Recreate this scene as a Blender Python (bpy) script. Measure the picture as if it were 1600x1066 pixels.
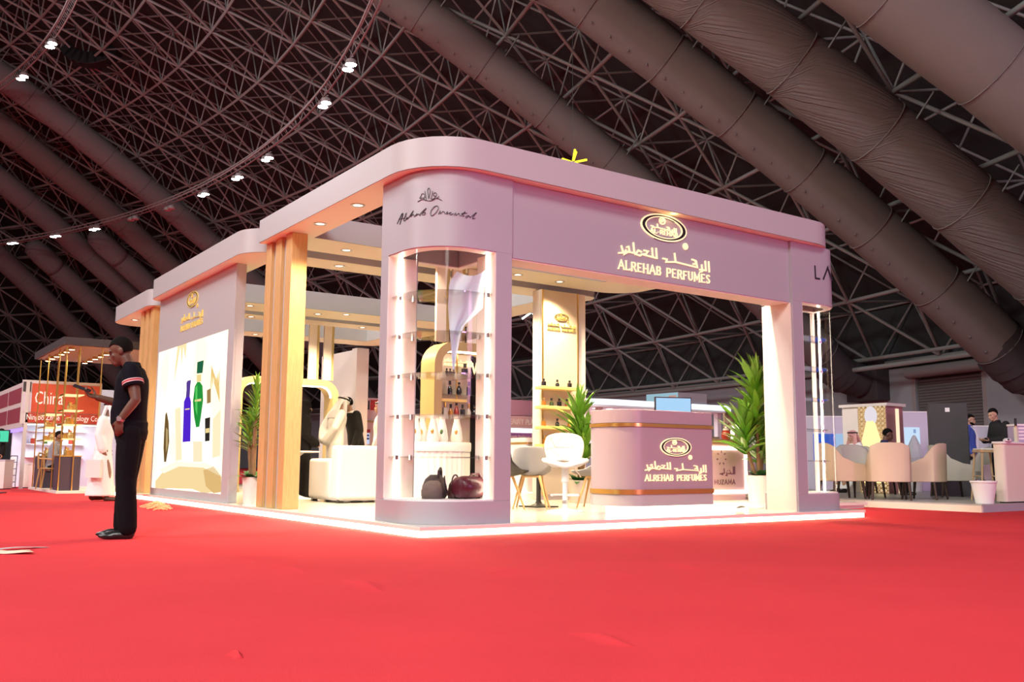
import bpy, bmesh, math, random
from mathutils import Vector, Matrix, Quaternion
R = random.Random(7)
PI = math.pi
SC = bpy.context.scene
COL = SC.collection
for o in list(bpy.data.objects): bpy.data.objects.remove(o)

# ------------------------------------------------------------------ camera, world, lamps, exposure
F_PX = 1460.76
CAM = Vector((-4.3946, -7.6816, 0.70))
YAW, PITCH, ROLL = 0.6152, 0.1293, 0.0066
FH = Vector((math.sin(YAW), math.cos(YAW), 0)); RH = Vector((math.cos(YAW), -math.sin(YAW), 0)); UP = Vector((0, 0, 1))
FW = FH * math.cos(PITCH) + UP * math.sin(PITCH)
_u = UP * math.cos(PITCH) - FH * math.sin(PITCH)
CR = RH * math.cos(ROLL) + _u * math.sin(ROLL)
CU = _u * math.cos(ROLL) - RH * math.sin(ROLL)
cam_d = bpy.data.cameras.new('camera'); cam = bpy.data.objects.new('camera', cam_d); COL.objects.link(cam)
cam.matrix_world = Matrix(((CR.x, CU.x, -FW.x, CAM.x), (CR.y, CU.y, -FW.y, CAM.y), (CR.z, CU.z, -FW.z, CAM.z), (0, 0, 0, 1)))
cam_d.sensor_width = 36.0; cam_d.lens = F_PX / 1600 * 36.0; cam_d.clip_end = 600; cam_d.clip_start = 0.05
SC.camera = cam
W = bpy.data.worlds.new('hall_air'); SC.world = W; W.use_nodes = True
W.node_tree.nodes['Background'].inputs[0].default_value = (0.5, 0.45, 0.45, 1)
W.node_tree.nodes['Background'].inputs[1].default_value = 0.02
SC.view_settings.view_transform = 'Standard'; SC.view_settings.look = 'None'
SC.view_settings.gamma = 1.0; SC.view_settings.use_curve_mapping = False
SC.view_settings.exposure = 0.0
SC.cycles.max_bounces = 7; SC.cycles.diffuse_bounces = 4; SC.cycles.glossy_bounces = 3
SC.cycles.transmission_bounces = 4; SC.cycles.transparent_max_bounces = 24
SC.cycles.sample_clamp_indirect = 6.0; SC.cycles.caustics_reflective = False; SC.cycles.caustics_refractive = False
SC.cycles.use_denoising = True

def lamp(name, kind, loc, target, power, color=(1, 1, 1), size=1.0, spot=None, blend=0.6):
    d = bpy.data.lights.new(name, kind); d.energy = power; d.color = color
    if kind == 'AREA': d.shape = 'DISK'; d.size = size
    elif kind in ('SPOT', 'POINT'): d.shadow_soft_size = size
    if kind == 'SPOT': d.spot_size = spot; d.spot_blend = blend
    o = bpy.data.objects.new(name, d); COL.objects.link(o); o.location = loc
    if target is not None: o.rotation_euler = (Vector(target) - Vector(loc)).to_track_quat('-Z', 'Y').to_euler()
    return o
HALL = 1.0
# floodlights of the rest of the hall, high under the dome behind and beside the camera, then unseen fills added for roof and wall
lamp('hall_flood_fill', 'AREA', (-14, -16, 19), (-6, -6, 0), 5500 * HALL, (1, .97, .95), 7)
lamp('hall_flood_fill', 'AREA', (-5, -25, 17), (-3, -4, 0), 6500 * HALL, (1, .90, .95), 7)
lamp('hall_flood_fill', 'AREA', (-22, 6, 20), (-6, 6, 0), 5500 * HALL, (1, .97, .95), 7)
lamp('hall_flood_fill', 'AREA', (20, -14, 12), (16, 4, 0), 2600 * HALL, (1, .93, .95), 6)
lamp('hall_flood_fill', 'AREA', (-10, 44, 21), (-6, 30, 0), 4000 * HALL, (.95, .97, 1), 6)
lamp('roof_fill', 'POINT', (-14, -22, 9), None, 2000 * HALL, (1, .95, .9), 1.5)  # added point fills, neutral light for truss and ducts
lamp('roof_fill', 'POINT', (-40, 10, 13), None, 9000 * HALL, (1, .97, .95), 1.5)
lamp('roof_fill', 'POINT', (24, -26, 7), None, 800 * HALL, (1, .82, .72), 1.5)
lamp('hall_flood_fill', 'AREA', (34, -6, 8.5), (30, 14, 2), 900 * HALL, (.95, .97, 1), 3)  # unseen lamp added to brighten the shutter wall
# unseen violet light added behind the camera to the right, tints the front faces mauve
lamp('violet_front_light', 'AREA', (8.0, -21.0, 4.6), (3.4, 0, 2.3), 1350 * HALL, (.78, .33, .74), 4.0)

def ray(x, y): return (FW + CR * ((x - 800) / F_PX) - CU * ((y - 533) / F_PX)).normalized()
def onz(x, y, z=0.0): d = ray(x, y); return CAM + d * ((z - CAM.z) / d.z)
def onx(x, y, X): d = ray(x, y); return CAM + d * ((X - CAM.x) / d.x)
def ony(x, y, Y): d = ray(x, y); return CAM + d * ((Y - CAM.y) / d.y)
def at(x, y, D): d = ray(x, y); return CAM + d * (D / d.dot(FH))

# ------------------------------------------------------------------ mesh builder
class MB:
    def __init__(s): s.v = []; s.f = []; s.m = []
    def add(s, vs, fs, mi=0):
        b = len(s.v); s.v += [tuple(v) for v in vs]; s.f += [tuple(b + i for i in f) for f in fs]; s.m += [mi] * len(fs); return s
    def box(s, x0, x1, y0, y1, z0, z1, mi=0):
        return s.add([(x0, y0, z0), (x1, y0, z0), (x1, y1, z0), (x0, y1, z0), (x0, y0, z1), (x1, y0, z1), (x1, y1, z1), (x0, y1, z1)],
                     [(0, 3, 2, 1), (4, 5, 6, 7), (0, 1, 5, 4), (1, 2, 6, 5), (2, 3, 7, 6), (3, 0, 4, 7)], mi)
    def obox(s, c, sz, M=None, mi=0):
        c = Vector(c); a, b, d = sz[0] / 2, sz[1] / 2, sz[2] / 2
        vs = [Vector(p) for p in ((-a, -b, -d), (a, -b, -d), (a, b, -d), (-a, b, -d), (-a, -b, d), (a, -b, d), (a, b, d), (-a, b, d))]
        if M is not None: vs = [M @ v for v in vs]
        return s.add([v + c for v in vs], [(0, 3, 2, 1), (4, 5, 6, 7), (0, 1, 5, 4), (1, 2, 6, 5), (2, 3, 7, 6), (3, 0, 4, 7)], mi)
    def rings(s, rings, cap=True, closed=True, mi=0):
        n = len(rings[0]); vs = [p for r in rings for p in r]; fs = []
        for i in range(len(rings) - 1):
            for j in range(n if closed else n - 1):
                k = (j + 1) % n; fs.append((i * n + j, i * n + k, (i + 1) * n + k, (i + 1) * n + j))
        if cap: fs.append(tuple(range(n - 1, -1, -1))); fs.append(tuple((len(rings) - 1) * n + j for j in range(n)))
        return s.add(vs, fs, mi)
    def tube(s, pts, rad, n=8, cap=True, mi=0, up=None):
        pts = [Vector(p) for p in pts]
        if not isinstance(rad, (list, tuple)): rad = [rad] * len(pts)
        T = []
        for i in range(len(pts)):
            a = pts[max(i - 1, 0)]; b = pts[min(i + 1, len(pts) - 1)]; t = (b - a)
            T.append(t.normalized() if t.length > 1e-9 else Vector((0, 0, 1)))
        x = Vector(up) if up else (Vector((0, 0, 1)) if abs(T[0].z) < .9 else Vector((1, 0, 0)))
        x = (x - T[0] * x.dot(T[0])).normalized(); rs = []
        for i, p in enumerate(pts):
            x = (x - T[i] * x.dot(T[i])); x = x.normalized() if x.length > 1e-6 else T[i].orthogonal().normalized()
            y = T[i].cross(x); r = rad[i]; ra, rb = (r if isinstance(r, (list, tuple)) else (r, r))
            rs.append([p + x * (ra * math.cos(2 * PI * k / n)) + y * (rb * math.sin(2 * PI * k / n)) for k in range(n)])
        return s.rings(rs, cap, True, mi)
    def lathe(s, prof, n=16, c=(0, 0, 0), cap=True, mi=0, sx=1, sy=1):
        c = Vector(c)
        return s.rings([[c + Vector((r * sx * math.cos(2 * PI * k / n), r * sy * math.sin(2 * PI * k / n), z)) for k in range(n)] for r, z in prof], cap, True, mi)
    def ell(s, c, r, M=None, n=12, m=8, mi=0):
        c = Vector(c); rs = []
        for i in range(m + 1):
            t = PI * i / m; q = max(math.sin(t), 0.02)
            ring = []
            for k in range(n):
                v = Vector((r[0] * q * math.cos(2 * PI * k / n), r[1] * q * math.sin(2 * PI * k / n), -r[2] * math.cos(t)))
                ring.append(c + (M @ v if M is not None else v))
            rs.append(ring)
        return s.rings(rs, True, True, mi)
    def prism(s, poly, a, b, fn=None, mi=0):
        fn = fn or (lambda u, v, w: (u, v, w)); n = len(poly)
        vs = [fn(u, v, a) for u, v in poly] + [fn(u, v, b) for u, v in poly]
        fs = [tuple(range(n - 1, -1, -1)), tuple(range(n, 2 * n))] + [(i, (i + 1) % n, n + (i + 1) % n, n + i) for i in range(n)]
        return s.add(vs, fs, mi)
    def ribbon(s, path, w, a, b, fn=None, closed=False, mi=0):
        """flat bar of width w along a 2-D path, extruded from a to b"""
        n = len(path); L = []; Rr = []
        for i in range(n):
            p = Vector(path[i]); pa = Vector(path[i - 1]) if (i > 0 or closed) else None; pb = Vector(path[(i + 1) % n]) if (i < n - 1 or closed) else None
            da = (p - pa).normalized() if pa is not None else None; db = (pb - p).normalized() if pb is not None else None
            if da is None: da = db
            if db is None: db = da
            na = Vector((-da.y, da.x)); nb = Vector((-db.y, db.x)); m = na + nb
            m = m.normalized() if m.length > 1e-4 else na
            k = min(1 / max(m.dot(na), .35), 2.0); L.append(p + m * (w / 2 * k)); Rr.append(p - m * (w / 2 * k))
        fn = fn or (lambda u, v, q: (u, v, q)); vs = []
        for i in range(n):
            vs += [fn(L[i].x, L[i].y, a), fn(Rr[i].x, Rr[i].y, a), fn(Rr[i].x, Rr[i].y, b), fn(L[i].x, L[i].y, b)]
        fs = []
        for i in range(n if closed else n - 1):
            j = (i + 1) % n
            for q in range(4): r = (q + 1) % 4; fs.append((4 * i + q, 4 * i + r, 4 * j + r, 4 * j + q))
        if not closed: fs.append((3, 2, 1, 0)); e = 4 * (n - 1); fs.append((e, e + 1, e + 2, e + 3))
        return s.add(vs, fs, mi)
    def xf(s, M): s.v = [tuple(M @ Vector(v)) for v in s.v]; return s
    def mesh(s, name, smooth=40, recalc=True):
        me = bpy.data.meshes.new(name); me.from_pydata(s.v, [], s.f)
        if any(s.m): me.polygons.foreach_set('material_index', s.m)
        if recalc:
            bm = bmesh.new(); bm.from_mesh(me); bmesh.ops.recalc_face_normals(bm, faces=bm.faces); bm.to_mesh(me); bm.free()
        if smooth:
            me.polygons.foreach_set('use_smooth', [True] * len(me.polygons))
            if smooth < 180: me.set_sharp_from_angle(angle=math.radians(smooth))
        me.update(); return me

def link_mesh(name, me, m, parent=None, world=False):
    o = bpy.data.objects.new(name, me); COL.objects.link(o)
    if m is not None and not me.materials:
        for q in (m if isinstance(m, (list, tuple)) else [m]): me.materials.append(q)
    if parent is not None:
        o.parent = parent
        if world: o.matrix_parent_inverse = ROOTM[parent.name].inverted()
    return o
ROOTM = {}
def obj(name, mb, m, parent=None, world=False, smooth=40, bevel=0, seg=2, kind=None, label=None):
    o = link_mesh(name, mb.mesh(name, smooth), m, parent, world)
    if bevel:
        b = o.modifiers.new('edge', 'BEVEL'); b.width = bevel; b.segments = seg; b.limit_method = 'ANGLE'; b.angle_limit = math.radians(40)
    if kind: o['kind'] = kind
    if label: o['label'] = label
    ROOTM[o.name] = Matrix.Identity(4)
    return o
def tag(o, label, cat, group=None, kind=None):
    o['label'] = label; o['category'] = cat
    if group: o['group'] = group
    if kind: o['kind'] = kind
    return o
def thing(name, label, cat, loc=(0, 0, 0), rz=0.0, group=None, sc=1.0):
    o = bpy.data.objects.new(name, None); COL.objects.link(o); o.empty_display_size = .1
    o.location = loc; o.rotation_euler = (0, 0, rz); o.scale = (sc, sc, sc)
    ROOTM[o.name] = Matrix.Translation(Vector(loc)) @ Matrix.Rotation(rz, 4, 'Z') @ Matrix.Scale(sc, 4)
    return tag(o, label, cat, group)
def struct(o): o['kind'] = 'structure'; return o
def kids(o): return [c for c in bpy.data.objects if c.parent is o]
KID = {}
def dup(root, loc, rz=0, label=None, group=None, sc=None, tree=None):
    r = root.copy(); COL.objects.link(r); r.location = loc; r.rotation_euler = (0, 0, rz)
    if sc: r.scale = (sc, sc, sc)
    if label: r['label'] = label
    if group: r['group'] = group
    if root.name not in KID: KID[root.name] = [(c, kids(c)) for c in kids(root)]
    for ch, gs in KID[root.name]:
        c = ch.copy(); COL.objects.link(c); c.parent = r; c.matrix_parent_inverse = ch.matrix_parent_inverse
        for g in gs:
            d = g.copy(); COL.objects.link(d); d.parent = c; d.matrix_parent_inverse = g.matrix_parent_inverse
    return r

# ------------------------------------------------------------------ materials
MATS = {}
def mat(name, col, rough=.6, metal=0.0, emit=None, es=0.0, noise=0.0, nscale=8.0, bump=0.0, bscale=60.0, coat=0.0, spec=0.5):
    if name in MATS: return MATS[name]
    m = bpy.data.materials.new(name); m.use_nodes = True; nt = m.node_tree; b = nt.nodes['Principled BSDF']
    b.inputs['Base Color'].default_value = (*col, 1); b.inputs['Roughness'].default_value = rough; b.inputs['Metallic'].default_value = metal
    b.inputs['Specular IOR Level'].default_value = spec; b.inputs['Coat Weight'].default_value = coat
    if emit: b.inputs['Emission Color'].default_value = (*emit, 1); b.inputs['Emission Strength'].default_value = es
    if noise or bump:
        tc = nt.nodes.new('ShaderNodeTexCoord')
    if noise:
        n = nt.nodes.new('ShaderNodeTexNoise'); n.inputs['Scale'].default_value = nscale; n.inputs['Detail'].default_value = 4
        nt.links.new(tc.outputs['Object'], n.inputs['Vector'])
        mr = nt.nodes.new('ShaderNodeMapRange'); mr.inputs[3].default_value = 1 - noise; mr.inputs[4].default_value = 1 + noise
        nt.links.new(n.outputs['Fac'], mr.inputs[0])
        mx = nt.nodes.new('ShaderNodeMix'); mx.data_type = 'RGBA'; mx.blend_type = 'MULTIPLY'; mx.inputs[0].default_value = 1
        mx.inputs[6].default_value = (*col, 1); nt.links.new(mr.outputs[0], mx.inputs[7]); nt.links.new(mx.outputs[2], b.inputs['Base Color'])
    if bump:
        n2 = nt.nodes.new('ShaderNodeTexNoise'); n2.inputs['Scale'].default_value = bscale; n2.inputs['Detail'].default_value = 3
        nt.links.new(tc.outputs['Object'], n2.inputs['Vector'])
        bp = nt.nodes.new('ShaderNodeBump'); bp.inputs['Strength'].default_value = bump; bp.inputs['Distance'].default_value = .02
        nt.links.new(n2.outputs['Fac'], bp.inputs['Height']); nt.links.new(bp.outputs[0], b.inputs['Normal'])
    MATS[name] = m; return m
def emat(name, col, s):
    if name in MATS: return MATS[name]
    m = bpy.data.materials.new(name); m.use_nodes = True; nt = m.node_tree; nt.nodes.clear()
    e = nt.nodes.new('ShaderNodeEmission'); e.inputs[0].default_value = (*col, 1); e.inputs[1].default_value = s
    o = nt.nodes.new('ShaderNodeOutputMaterial'); nt.links.new(e.outputs[0], o.inputs[0]); MATS[name] = m; return m
def glass(name, tint=(1, 1, 1), refl=.08, body=None, bodyfac=0.0):
    if name in MATS: return MATS[name]
    m = bpy.data.materials.new(name); m.use_nodes = True; nt = m.node_tree; nt.nodes.clear()
    t = nt.nodes.new('ShaderNodeBsdfTransparent'); t.inputs[0].default_value = (*tint, 1)
    g = nt.nodes.new('ShaderNodeBsdfGlossy'); g.inputs['Roughness'].default_value = .03
    lw = nt.nodes.new('ShaderNodeLayerWeight'); lw.inputs[0].default_value = .25
    mr = nt.nodes.new('ShaderNodeMapRange'); mr.inputs[3].default_value = refl * .6; mr.inputs[4].default_value = min(1, refl * 5)
    nt.links.new(lw.outputs['Fresnel'], mr.inputs[0])
    mx = nt.nodes.new('ShaderNodeMixShader'); nt.links.new(mr.outputs[0], mx.inputs[0]); nt.links.new(t.outputs[0], mx.inputs[1]); nt.links.new(g.outputs[0], mx.inputs[2])
    last = mx
    if body:
        d = nt.nodes.new('ShaderNodeBsdfDiffuse'); d.inputs[0].default_value = (*body, 1); tl = nt.nodes.new('ShaderNodeBsdfTranslucent'); tl.inputs[0].default_value = (*body, 1)
        ad = nt.nodes.new('ShaderNodeMixShader'); ad.inputs[0].default_value = .5; nt.links.new(d.outputs[0], ad.inputs[1]); nt.links.new(tl.outputs[0], ad.inputs[2])
        m2 = nt.nodes.new('ShaderNodeMixShader'); m2.inputs[0].default_value = bodyfac; nt.links.new(mx.outputs[0], m2.inputs[1]); nt.links.new(ad.outputs[0], m2.inputs[2]); last = m2
    o = nt.nodes.new('ShaderNodeOutputMaterial'); nt.links.new(last.outputs[0], o.inputs[0]); MATS[name] = m; return m
def wood(name, c1, c2, axis='Z', rough=.45):
    if name in MATS: return MATS[name]
    m = mat(name, c1, rough); nt = m.node_tree; b = nt.nodes['Principled BSDF']
    tc = nt.nodes.new('ShaderNodeTexCoord'); mp = nt.nodes.new('ShaderNodeMapping')
    mp.inputs['Scale'].default_value = {'Z': (9, 9, .7), 'X': (.7, 9, 9), 'Y': (9, .7, 9)}[axis]
    n = nt.nodes.new('ShaderNodeTexNoise'); n.inputs['Scale'].default_value = 7; n.inputs['Detail'].default_value = 6; n.inputs['Distortion'].default_value = .3
    cr = nt.nodes.new('ShaderNodeValToRGB'); cr.color_ramp.elements[0].position = .3; cr.color_ramp.elements[0].color = (*c2, 1); cr.color_ramp.elements[1].position = .7; cr.color_ramp.elements[1].color = (*c1, 1)
    nt.links.new(tc.outputs['Object'], mp.inputs[0]); nt.links.new(mp.outputs[0], n.inputs['Vector']); nt.links.new(n.outputs['Fac'], cr.inputs[0]); nt.links.new(cr.outputs[0], b.inputs['Base Color'])
    return m
def L(r, g, b):  # sRGB 0-255 to linear
    return tuple((c / 255 / 12.92) if c / 255 <= .04045 else ((c / 255 + .055) / 1.055) ** 2.4 for c in (r, g, b))

M_carpet = mat('red_carpet', (.66, .041, .052), .95, noise=.10, nscale=1.3, bump=.25, bscale=240, spec=.15)
M_mauve = mat('mauve_paint', (.40, .395, .42), .42, noise=.015, nscale=3)
M_mauve_dark = mat('mauve_counter', (.60, .34, .44), .4)
M_cream = mat('cream_paint', (.84, .76, .68), .5, noise=.01, nscale=3)
M_white = mat('white_lacquer', (.86, .84, .81), .35)
M_floorw = mat('glossy_cream_floor', (.84, .79, .68), .12, noise=.03, nscale=2)
M_timber = wood('golden_timber', (.68, .45, .185), (.58, .35, .13))
M_gold = mat('brushed_gold', (.83, .56, .16), .28, .9)
M_goldp = mat('gold_paint', (.52, .41, .18), .4, .3)
M_led = emat('warm_led', (1, .78, .48), 9.0)
M_ledw = emat('white_led', (1, .83, .62), 17.0)
M_letter = mat('backlit_gold', (.88, .76, .42), .4, .2, emit=(1, .84, .46), es=.85)
M_black = mat('black_plastic', (.012, .012, .013), .4)
M_ink = mat('dark_print', (.02, .015, .025), .6)
M_leather = mat('white_leather', (.86, .83, .78), .45, bump=.08, bscale=40)
M_acryl = glass('clear_acrylic', (.97, .95, .94), .10)
M_glass = glass('clear_glass', (.985, .985, .98), .016)
M_steel = mat('steel', (.6, .6, .6), .3, .9)
M_dark = mat('dark_grey_paint', (.05, .045, .05), .55)
# ------------------------------------------------------------------ the hall: floor, domed roof, truss, ducts, wall
DC = Vector((-55.2565, 39.7332)); RHO = 142.974; ZC = -106.635
def dome(az, r, off=0.0):
    """point on the dome (azimuth in degrees round its centre, horizontal radius), off = metres outward along the normal"""
    a = math.radians(az); h = math.sqrt(RHO * RHO - r * r); k = (RHO + off) / RHO
    return Vector((DC.x + r * k * math.cos(a), DC.y + r * k * math.sin(a), ZC + h * k))
def polar(az, r, z): a = math.radians(az); return Vector((DC.x + r * math.cos(a), DC.y + r * math.sin(a), z))
def onscreen(p, mx=0.12):
    v = p - CAM; z = v.dot(FW)
    if z < .5: return None
    x = 800 + F_PX * v.dot(CR) / z; y = 533 - F_PX * v.dot(CU) / z
    return (x, y, z) if (-1600 * mx < x < 1600 * (1 + mx) and -1066 * mx * 1.5 < y < 1066) else None

RW = 92.6
b = MB(); n = 120
rim = [polar(360 * k / n, RW + 2, 0) for k in range(n)]
b.add([(p.x, p.y, 0) for p in rim] + [(p.x, p.y, -.15) for p in rim], [tuple(range(n)), tuple(range(2 * n - 1, n - 1, -1))] + [(i, n + i, n + (i + 1) % n, (i + 1) % n) for i in range(n)])
floor = struct(obj('floor', b, M_carpet, smooth=0))
def ridge(pa, pb, h, w):
    a, c = onz(*pa), onz(*pb); d = (c - a); t = d.normalized(); s = Vector((-t.y, t.x, 0)); m = MB(); rs = []
    for i in range(13):
        u = i / 12; k = math.sin(PI * u) ** .8; p = a + d * u + s * (.03 * math.sin(5 * u)); ww = w * (.25 + .75 * k)
        rs.append([p + s * (ww * q) + UP * max(h * k * math.exp(-(q * 2.2) ** 2) - .0006, -.001) for q in (-1, -.7, -.45, -.25, -.1, 0, .1, .25, .45, .7, 1)])
    m.rings(rs, False, False); obj('carpet_wrinkle', m, M_carpet, floor, smooth=180)
for pa, pb, h, w in [((885, 989), (1000, 1010), .016, .10), ((535, 906), (606, 924), .016, .12), ((425, 881), (485, 894), .012, .12), ((365, 870), (410, 874), .01, .1), ((350, 1025), (385, 1026), .02, .05), ((760, 897), (830, 888), .008, .1), ((930, 892), (1010, 901), .008, .12), ((1040, 880), (1110, 892), .009, .12)]:
    ridge(pa, pb, h, w)

# roof shell
M_shell = mat('dark_roof_lining', (.034, .038, .038), .9, noise=.25, nscale=.15)
b = MB(); rows = [0.5] + [8 + 6.5 * i for i in range(14)]
b.rings([[dome(3 * k, r, 4.3) for k in range(120)] for r in rows], False); b.add([dome(3 * k, .5, 4.3) for k in range(120)], [tuple(range(120))])
ceiling = struct(obj('ceiling', b, M_shell, smooth=180))
# eave skirt between wall and roof, wall
M_wall = mat('grey_hall_wall', (.30, .32, .345), .8, noise=.06, nscale=.6)
M_steelp = mat('grey_painted_steel', (.30, .27, .26), .5, noise=.1, nscale=1.5)
def cyl_wall(a0, a1, r, z0, z1, step=1.5, th=.25):
    m = MB(); k = max(1, round((a1 - a0) / step)); rs = []
    for i in range(k + 1):
        a = a0 + (a1 - a0) * i / k; rs.append([polar(a, r, z0), polar(a, r, z1), polar(a, r + th, z1), polar(a, r + th, z0)])
    return m.rings(rs, True)
DOOR_A0, DOOR_A1 = -18.0, -15.75
WALL_TOP = 4.9
wall_hall = struct(obj('wall_round', cyl_wall(DOOR_A1, DOOR_A0 + 360, RW - 1.2, 0, WALL_TOP), M_wall, smooth=20))
obj('eave_lining', cyl_wall(0, 360, RW - .75, WALL_TOP - .3, 9.5, 3), M_shell, ceiling, smooth=20)

# roof space frame: two triangulated layers joined by web members
random.seed(3)
AZ = 2.4
DR = 2.95
def node(i, j, off): return dome(j * AZ + (i % 2) * AZ / 2, 90.4 - DR * i, off)
IN, OUT = 1.35, 3.7
segs = []; done = set()
NR = 22
for i in range(NR):
    for j in range(-20, 34):
        p = node(i, j, IN); s = onscreen(p)
        if not s: continue
        q = (i % 2)
        near = [(i, j + 1), (i + 1, j + q - 1 + 0), (i + 1, j + q)] if True else []
        if i == 0: pass
        for (ii, jj) in near:
            if ii < NR: segs.append((p, node(ii, jj, IN), .085 if ii == i else .072))
        if 1:
            u = dome((j * AZ + (i % 2) * AZ / 2) + AZ / 2, 90.4 - DR * i - DR / 3, OUT)
            for pp in (p, node(i, j + 1, IN), node(i + 1, j + q, IN)): segs.append((pp, u, .045))
            segs.append((u, dome((j * AZ + (i % 2) * AZ / 2) + AZ * 1.5, 90.4 - DR * i - DR / 3, OUT), .055))
            k2 = i + 1; u2 = dome(j * AZ + (k2 % 2) * AZ / 2 + AZ / 2 - (AZ if k2 % 2 else 0) , 90.4 - DR * k2 - DR / 3, OUT)
            segs.append((u, u2, .05)); segs.append((u, dome(j * AZ + (k2 % 2) * AZ / 2 + AZ / 2 + (0 if k2 % 2 else AZ) * 1.0, 90.4 - DR * k2 - DR / 3, OUT), .05))
M_truss = mat('truss_steel', (.27, .29, .275), .5, noise=.15, nscale=1.0)
def size_of(s):
    m = (s[0] + s[1]) / 2; return (s[0] - s[1]).length * s[2] / (m - CAM).length_squared
inframe = [s for s in segs if onscreen((s[0] + s[1]) / 2, .0) and onscreen((s[0] + s[1]) / 2, .0)[1] < 640]
inframe.sort(key=size_of, reverse=True)
big = inframe[:300]; bigset = set(id(s) for s in big)
um = MB().lathe([(1, 0), (1, 1)], 6).mesh('truss_bar', 60); um.materials.append(M_truss)
for a, c, r in big:
    o = link_mesh('truss_bar', um, None, ceiling); d = c - a
    o.matrix_local = Matrix.Translation(a) @ d.to_track_quat('Z', 'Y').to_matrix().to_4x4() @ Matrix.Diagonal((r, r, d.length, 1))
b = MB()
for s in segs:
    if id(s) not in bigset: b.tube([s[0], s[1]], s[2], 4, False)
obj('truss_bars', b, M_truss, ceiling, kind='stuff', smooth=0)
# ball joints of the near nodes
b = MB()
for i in range(NR):
    for j in range(-20, 34):
        p = node(i, j, IN)
        if onscreen(p) and (p - CAM).length < 60: b.ell(p, (.11, .11, .11), None, 6, 4)
obj('truss_nodes', b, M_truss, ceiling, kind='stuff', smooth=180)
# ring beam under the eave and its brackets
for rr, zz, t in ((89.6, 4.82, .10), (90.2, 5.3, .08)):
    b = MB().tube([polar(-34 + i, rr, zz) for i in range(70)], t, 6); obj('eave_beam', b, M_truss, ceiling, smooth=60)

# ---- fabric air ducts along the meridians of the dome
M_duct = mat('duct_fabric', (.17, .155, .14), .85, noise=.07, nscale=.5, bump=.5, bscale=2.2)
M_ductg = mat('duct_fabric_grey', (.19, .195, .19), .85, noise=.07, nscale=.5, bump=.4, bscale=2.2)
M_seam = mat('duct_seam', (.16, .135, .13), .8)
def pleat_mat():
    m = mat('duct_fabric_pleated', (.165, .15, .135), .85); nt = m.node_tree; bs = nt.nodes['Principled BSDF']
    tc = nt.nodes.new('ShaderNodeTexCoord'); w = nt.nodes.new('ShaderNodeTexNoise'); mp = nt.nodes.new('ShaderNodeMapping')
    mp.inputs['Scale'].default_value = (14, .45, 1); w.inputs['Scale'].default_value = 1.0; w.inputs['Detail'].default_value = 3
    bp = nt.nodes.new('ShaderNodeBump'); bp.inputs['Strength'].default_value = .8; bp.inputs['Distance'].default_value = .12
    nt.links.new(tc.outputs['UV'], mp.inputs[0]); nt.links.new(mp.outputs[0], w.inputs['Vector']); nt.links.new(w.outputs['Fac'], bp.inputs['Height']); nt.links.new(bp.outputs[0], bs.inputs['Normal'])
    return m
M_pleat = pleat_mat()
def duct(az, r0, r1, rad, label, pleat=False, end=None, start_cap=False, bolts=True, m=None, step=2.6):
    m = m or M_duct
    t = thing('air_duct', label, 'air duct', dome(az, (r0 + r1) / 2), 0, 'fabric air ducts under the dome')
    k = max(3, round((r1 - r0) / step)); rs = [r0 + (r1 - r0) * i / k for i in range(k + 1)]
    N = 20
    def frame(r):
        p = dome(az, r); q = dome(az, r + .1); tt = (q - p).normalized(); side = Vector((-math.sin(math.radians(az)), math.cos(math.radians(az)), 0)); up = side.cross(tt).normalized()
        return p, side, (up if up.z > 0 else -up)
    for i in range(k):
        b = MB(); rings = []
        for u in (0, .12, .5, .88, 1):
            r = rs[i] + (rs[i + 1] - rs[i]) * u; p, sd, up = frame(r); bul = 1 + .025 * math.sin(PI * u)
            if start_cap and i == 0: bul *= (.35 if u == 0 else .85 if u == .12 else 1)
            ring = []
            for q in range(N):
                th = 2 * PI * q / N
                ring.append(p + sd * (rad * bul * math.cos(th)) + up * (rad * bul * math.sin(th) * (1.06 if math.sin(th) < 0 else .94)))
            rings.append(ring)
        b.rings(rings, start_cap and i == 0)
        o = obj('duct_sleeve', b, M_pleat if pleat else m, t, True, smooth=180)
        if pleat:
            uv = o.data.uv_layers.new(name='UVMap'); vi = [0] * len(o.data.loops); o.data.loops.foreach_get('vertex_index', vi)
            dat = []
            for v in vi: dat += [(v % N) / N * 5.0 * (1 + .8 * (v // N) / 4), (v // N) / 4]
            uv.data.foreach_set('uv', dat)
        # seam hoop
        p, sd, up = frame(rs[i + 1]); s = MB()
        s.tube([p + sd * ((rad + .012) * math.cos(2 * PI * q / 24)) + up * ((rad + .012) * math.sin(2 * PI * q / 24) * (1.06 if q > 12 else .94)) for q in range(25)], .022, 4, False)
        obj('seam', s, M_seam if not pleat else m, t, True, smooth=180)
        if bolts:
            s = MB()
            for u in (.1, .35, .6, .85):
                for th in (-PI * .64, -PI * .12):
                    r = rs[i] + (rs[i + 1] - rs[i]) * u; p, sd, up = frame(r)
                    s.ell(p + sd * (rad * 1.03 * math.cos(th)) + up * (rad * 1.09 * math.sin(th)), (.045, .045, .045), None, 6, 4)
            obj('fixing_studs', s, M_seam, t, True, kind='stuff', smooth=180)
        # hanger rods to the truss
        p, sd, up = frame(rs[i] + .4)
        for sg in (-1, 1): obj('hanger_rod', MB().tube([p + sd * (sg * rad * .9) + up * (rad * .35), p + sd * (sg * rad * .9) + up * 1.5], .03, 4), M_truss, t, True, smooth=0)
    if end: end(t, rad, frame(r1))
    return t
M_ductk = mat('duct_black_elbow', (.05, .042, .045), .8, noise=.2, nscale=1)
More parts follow.
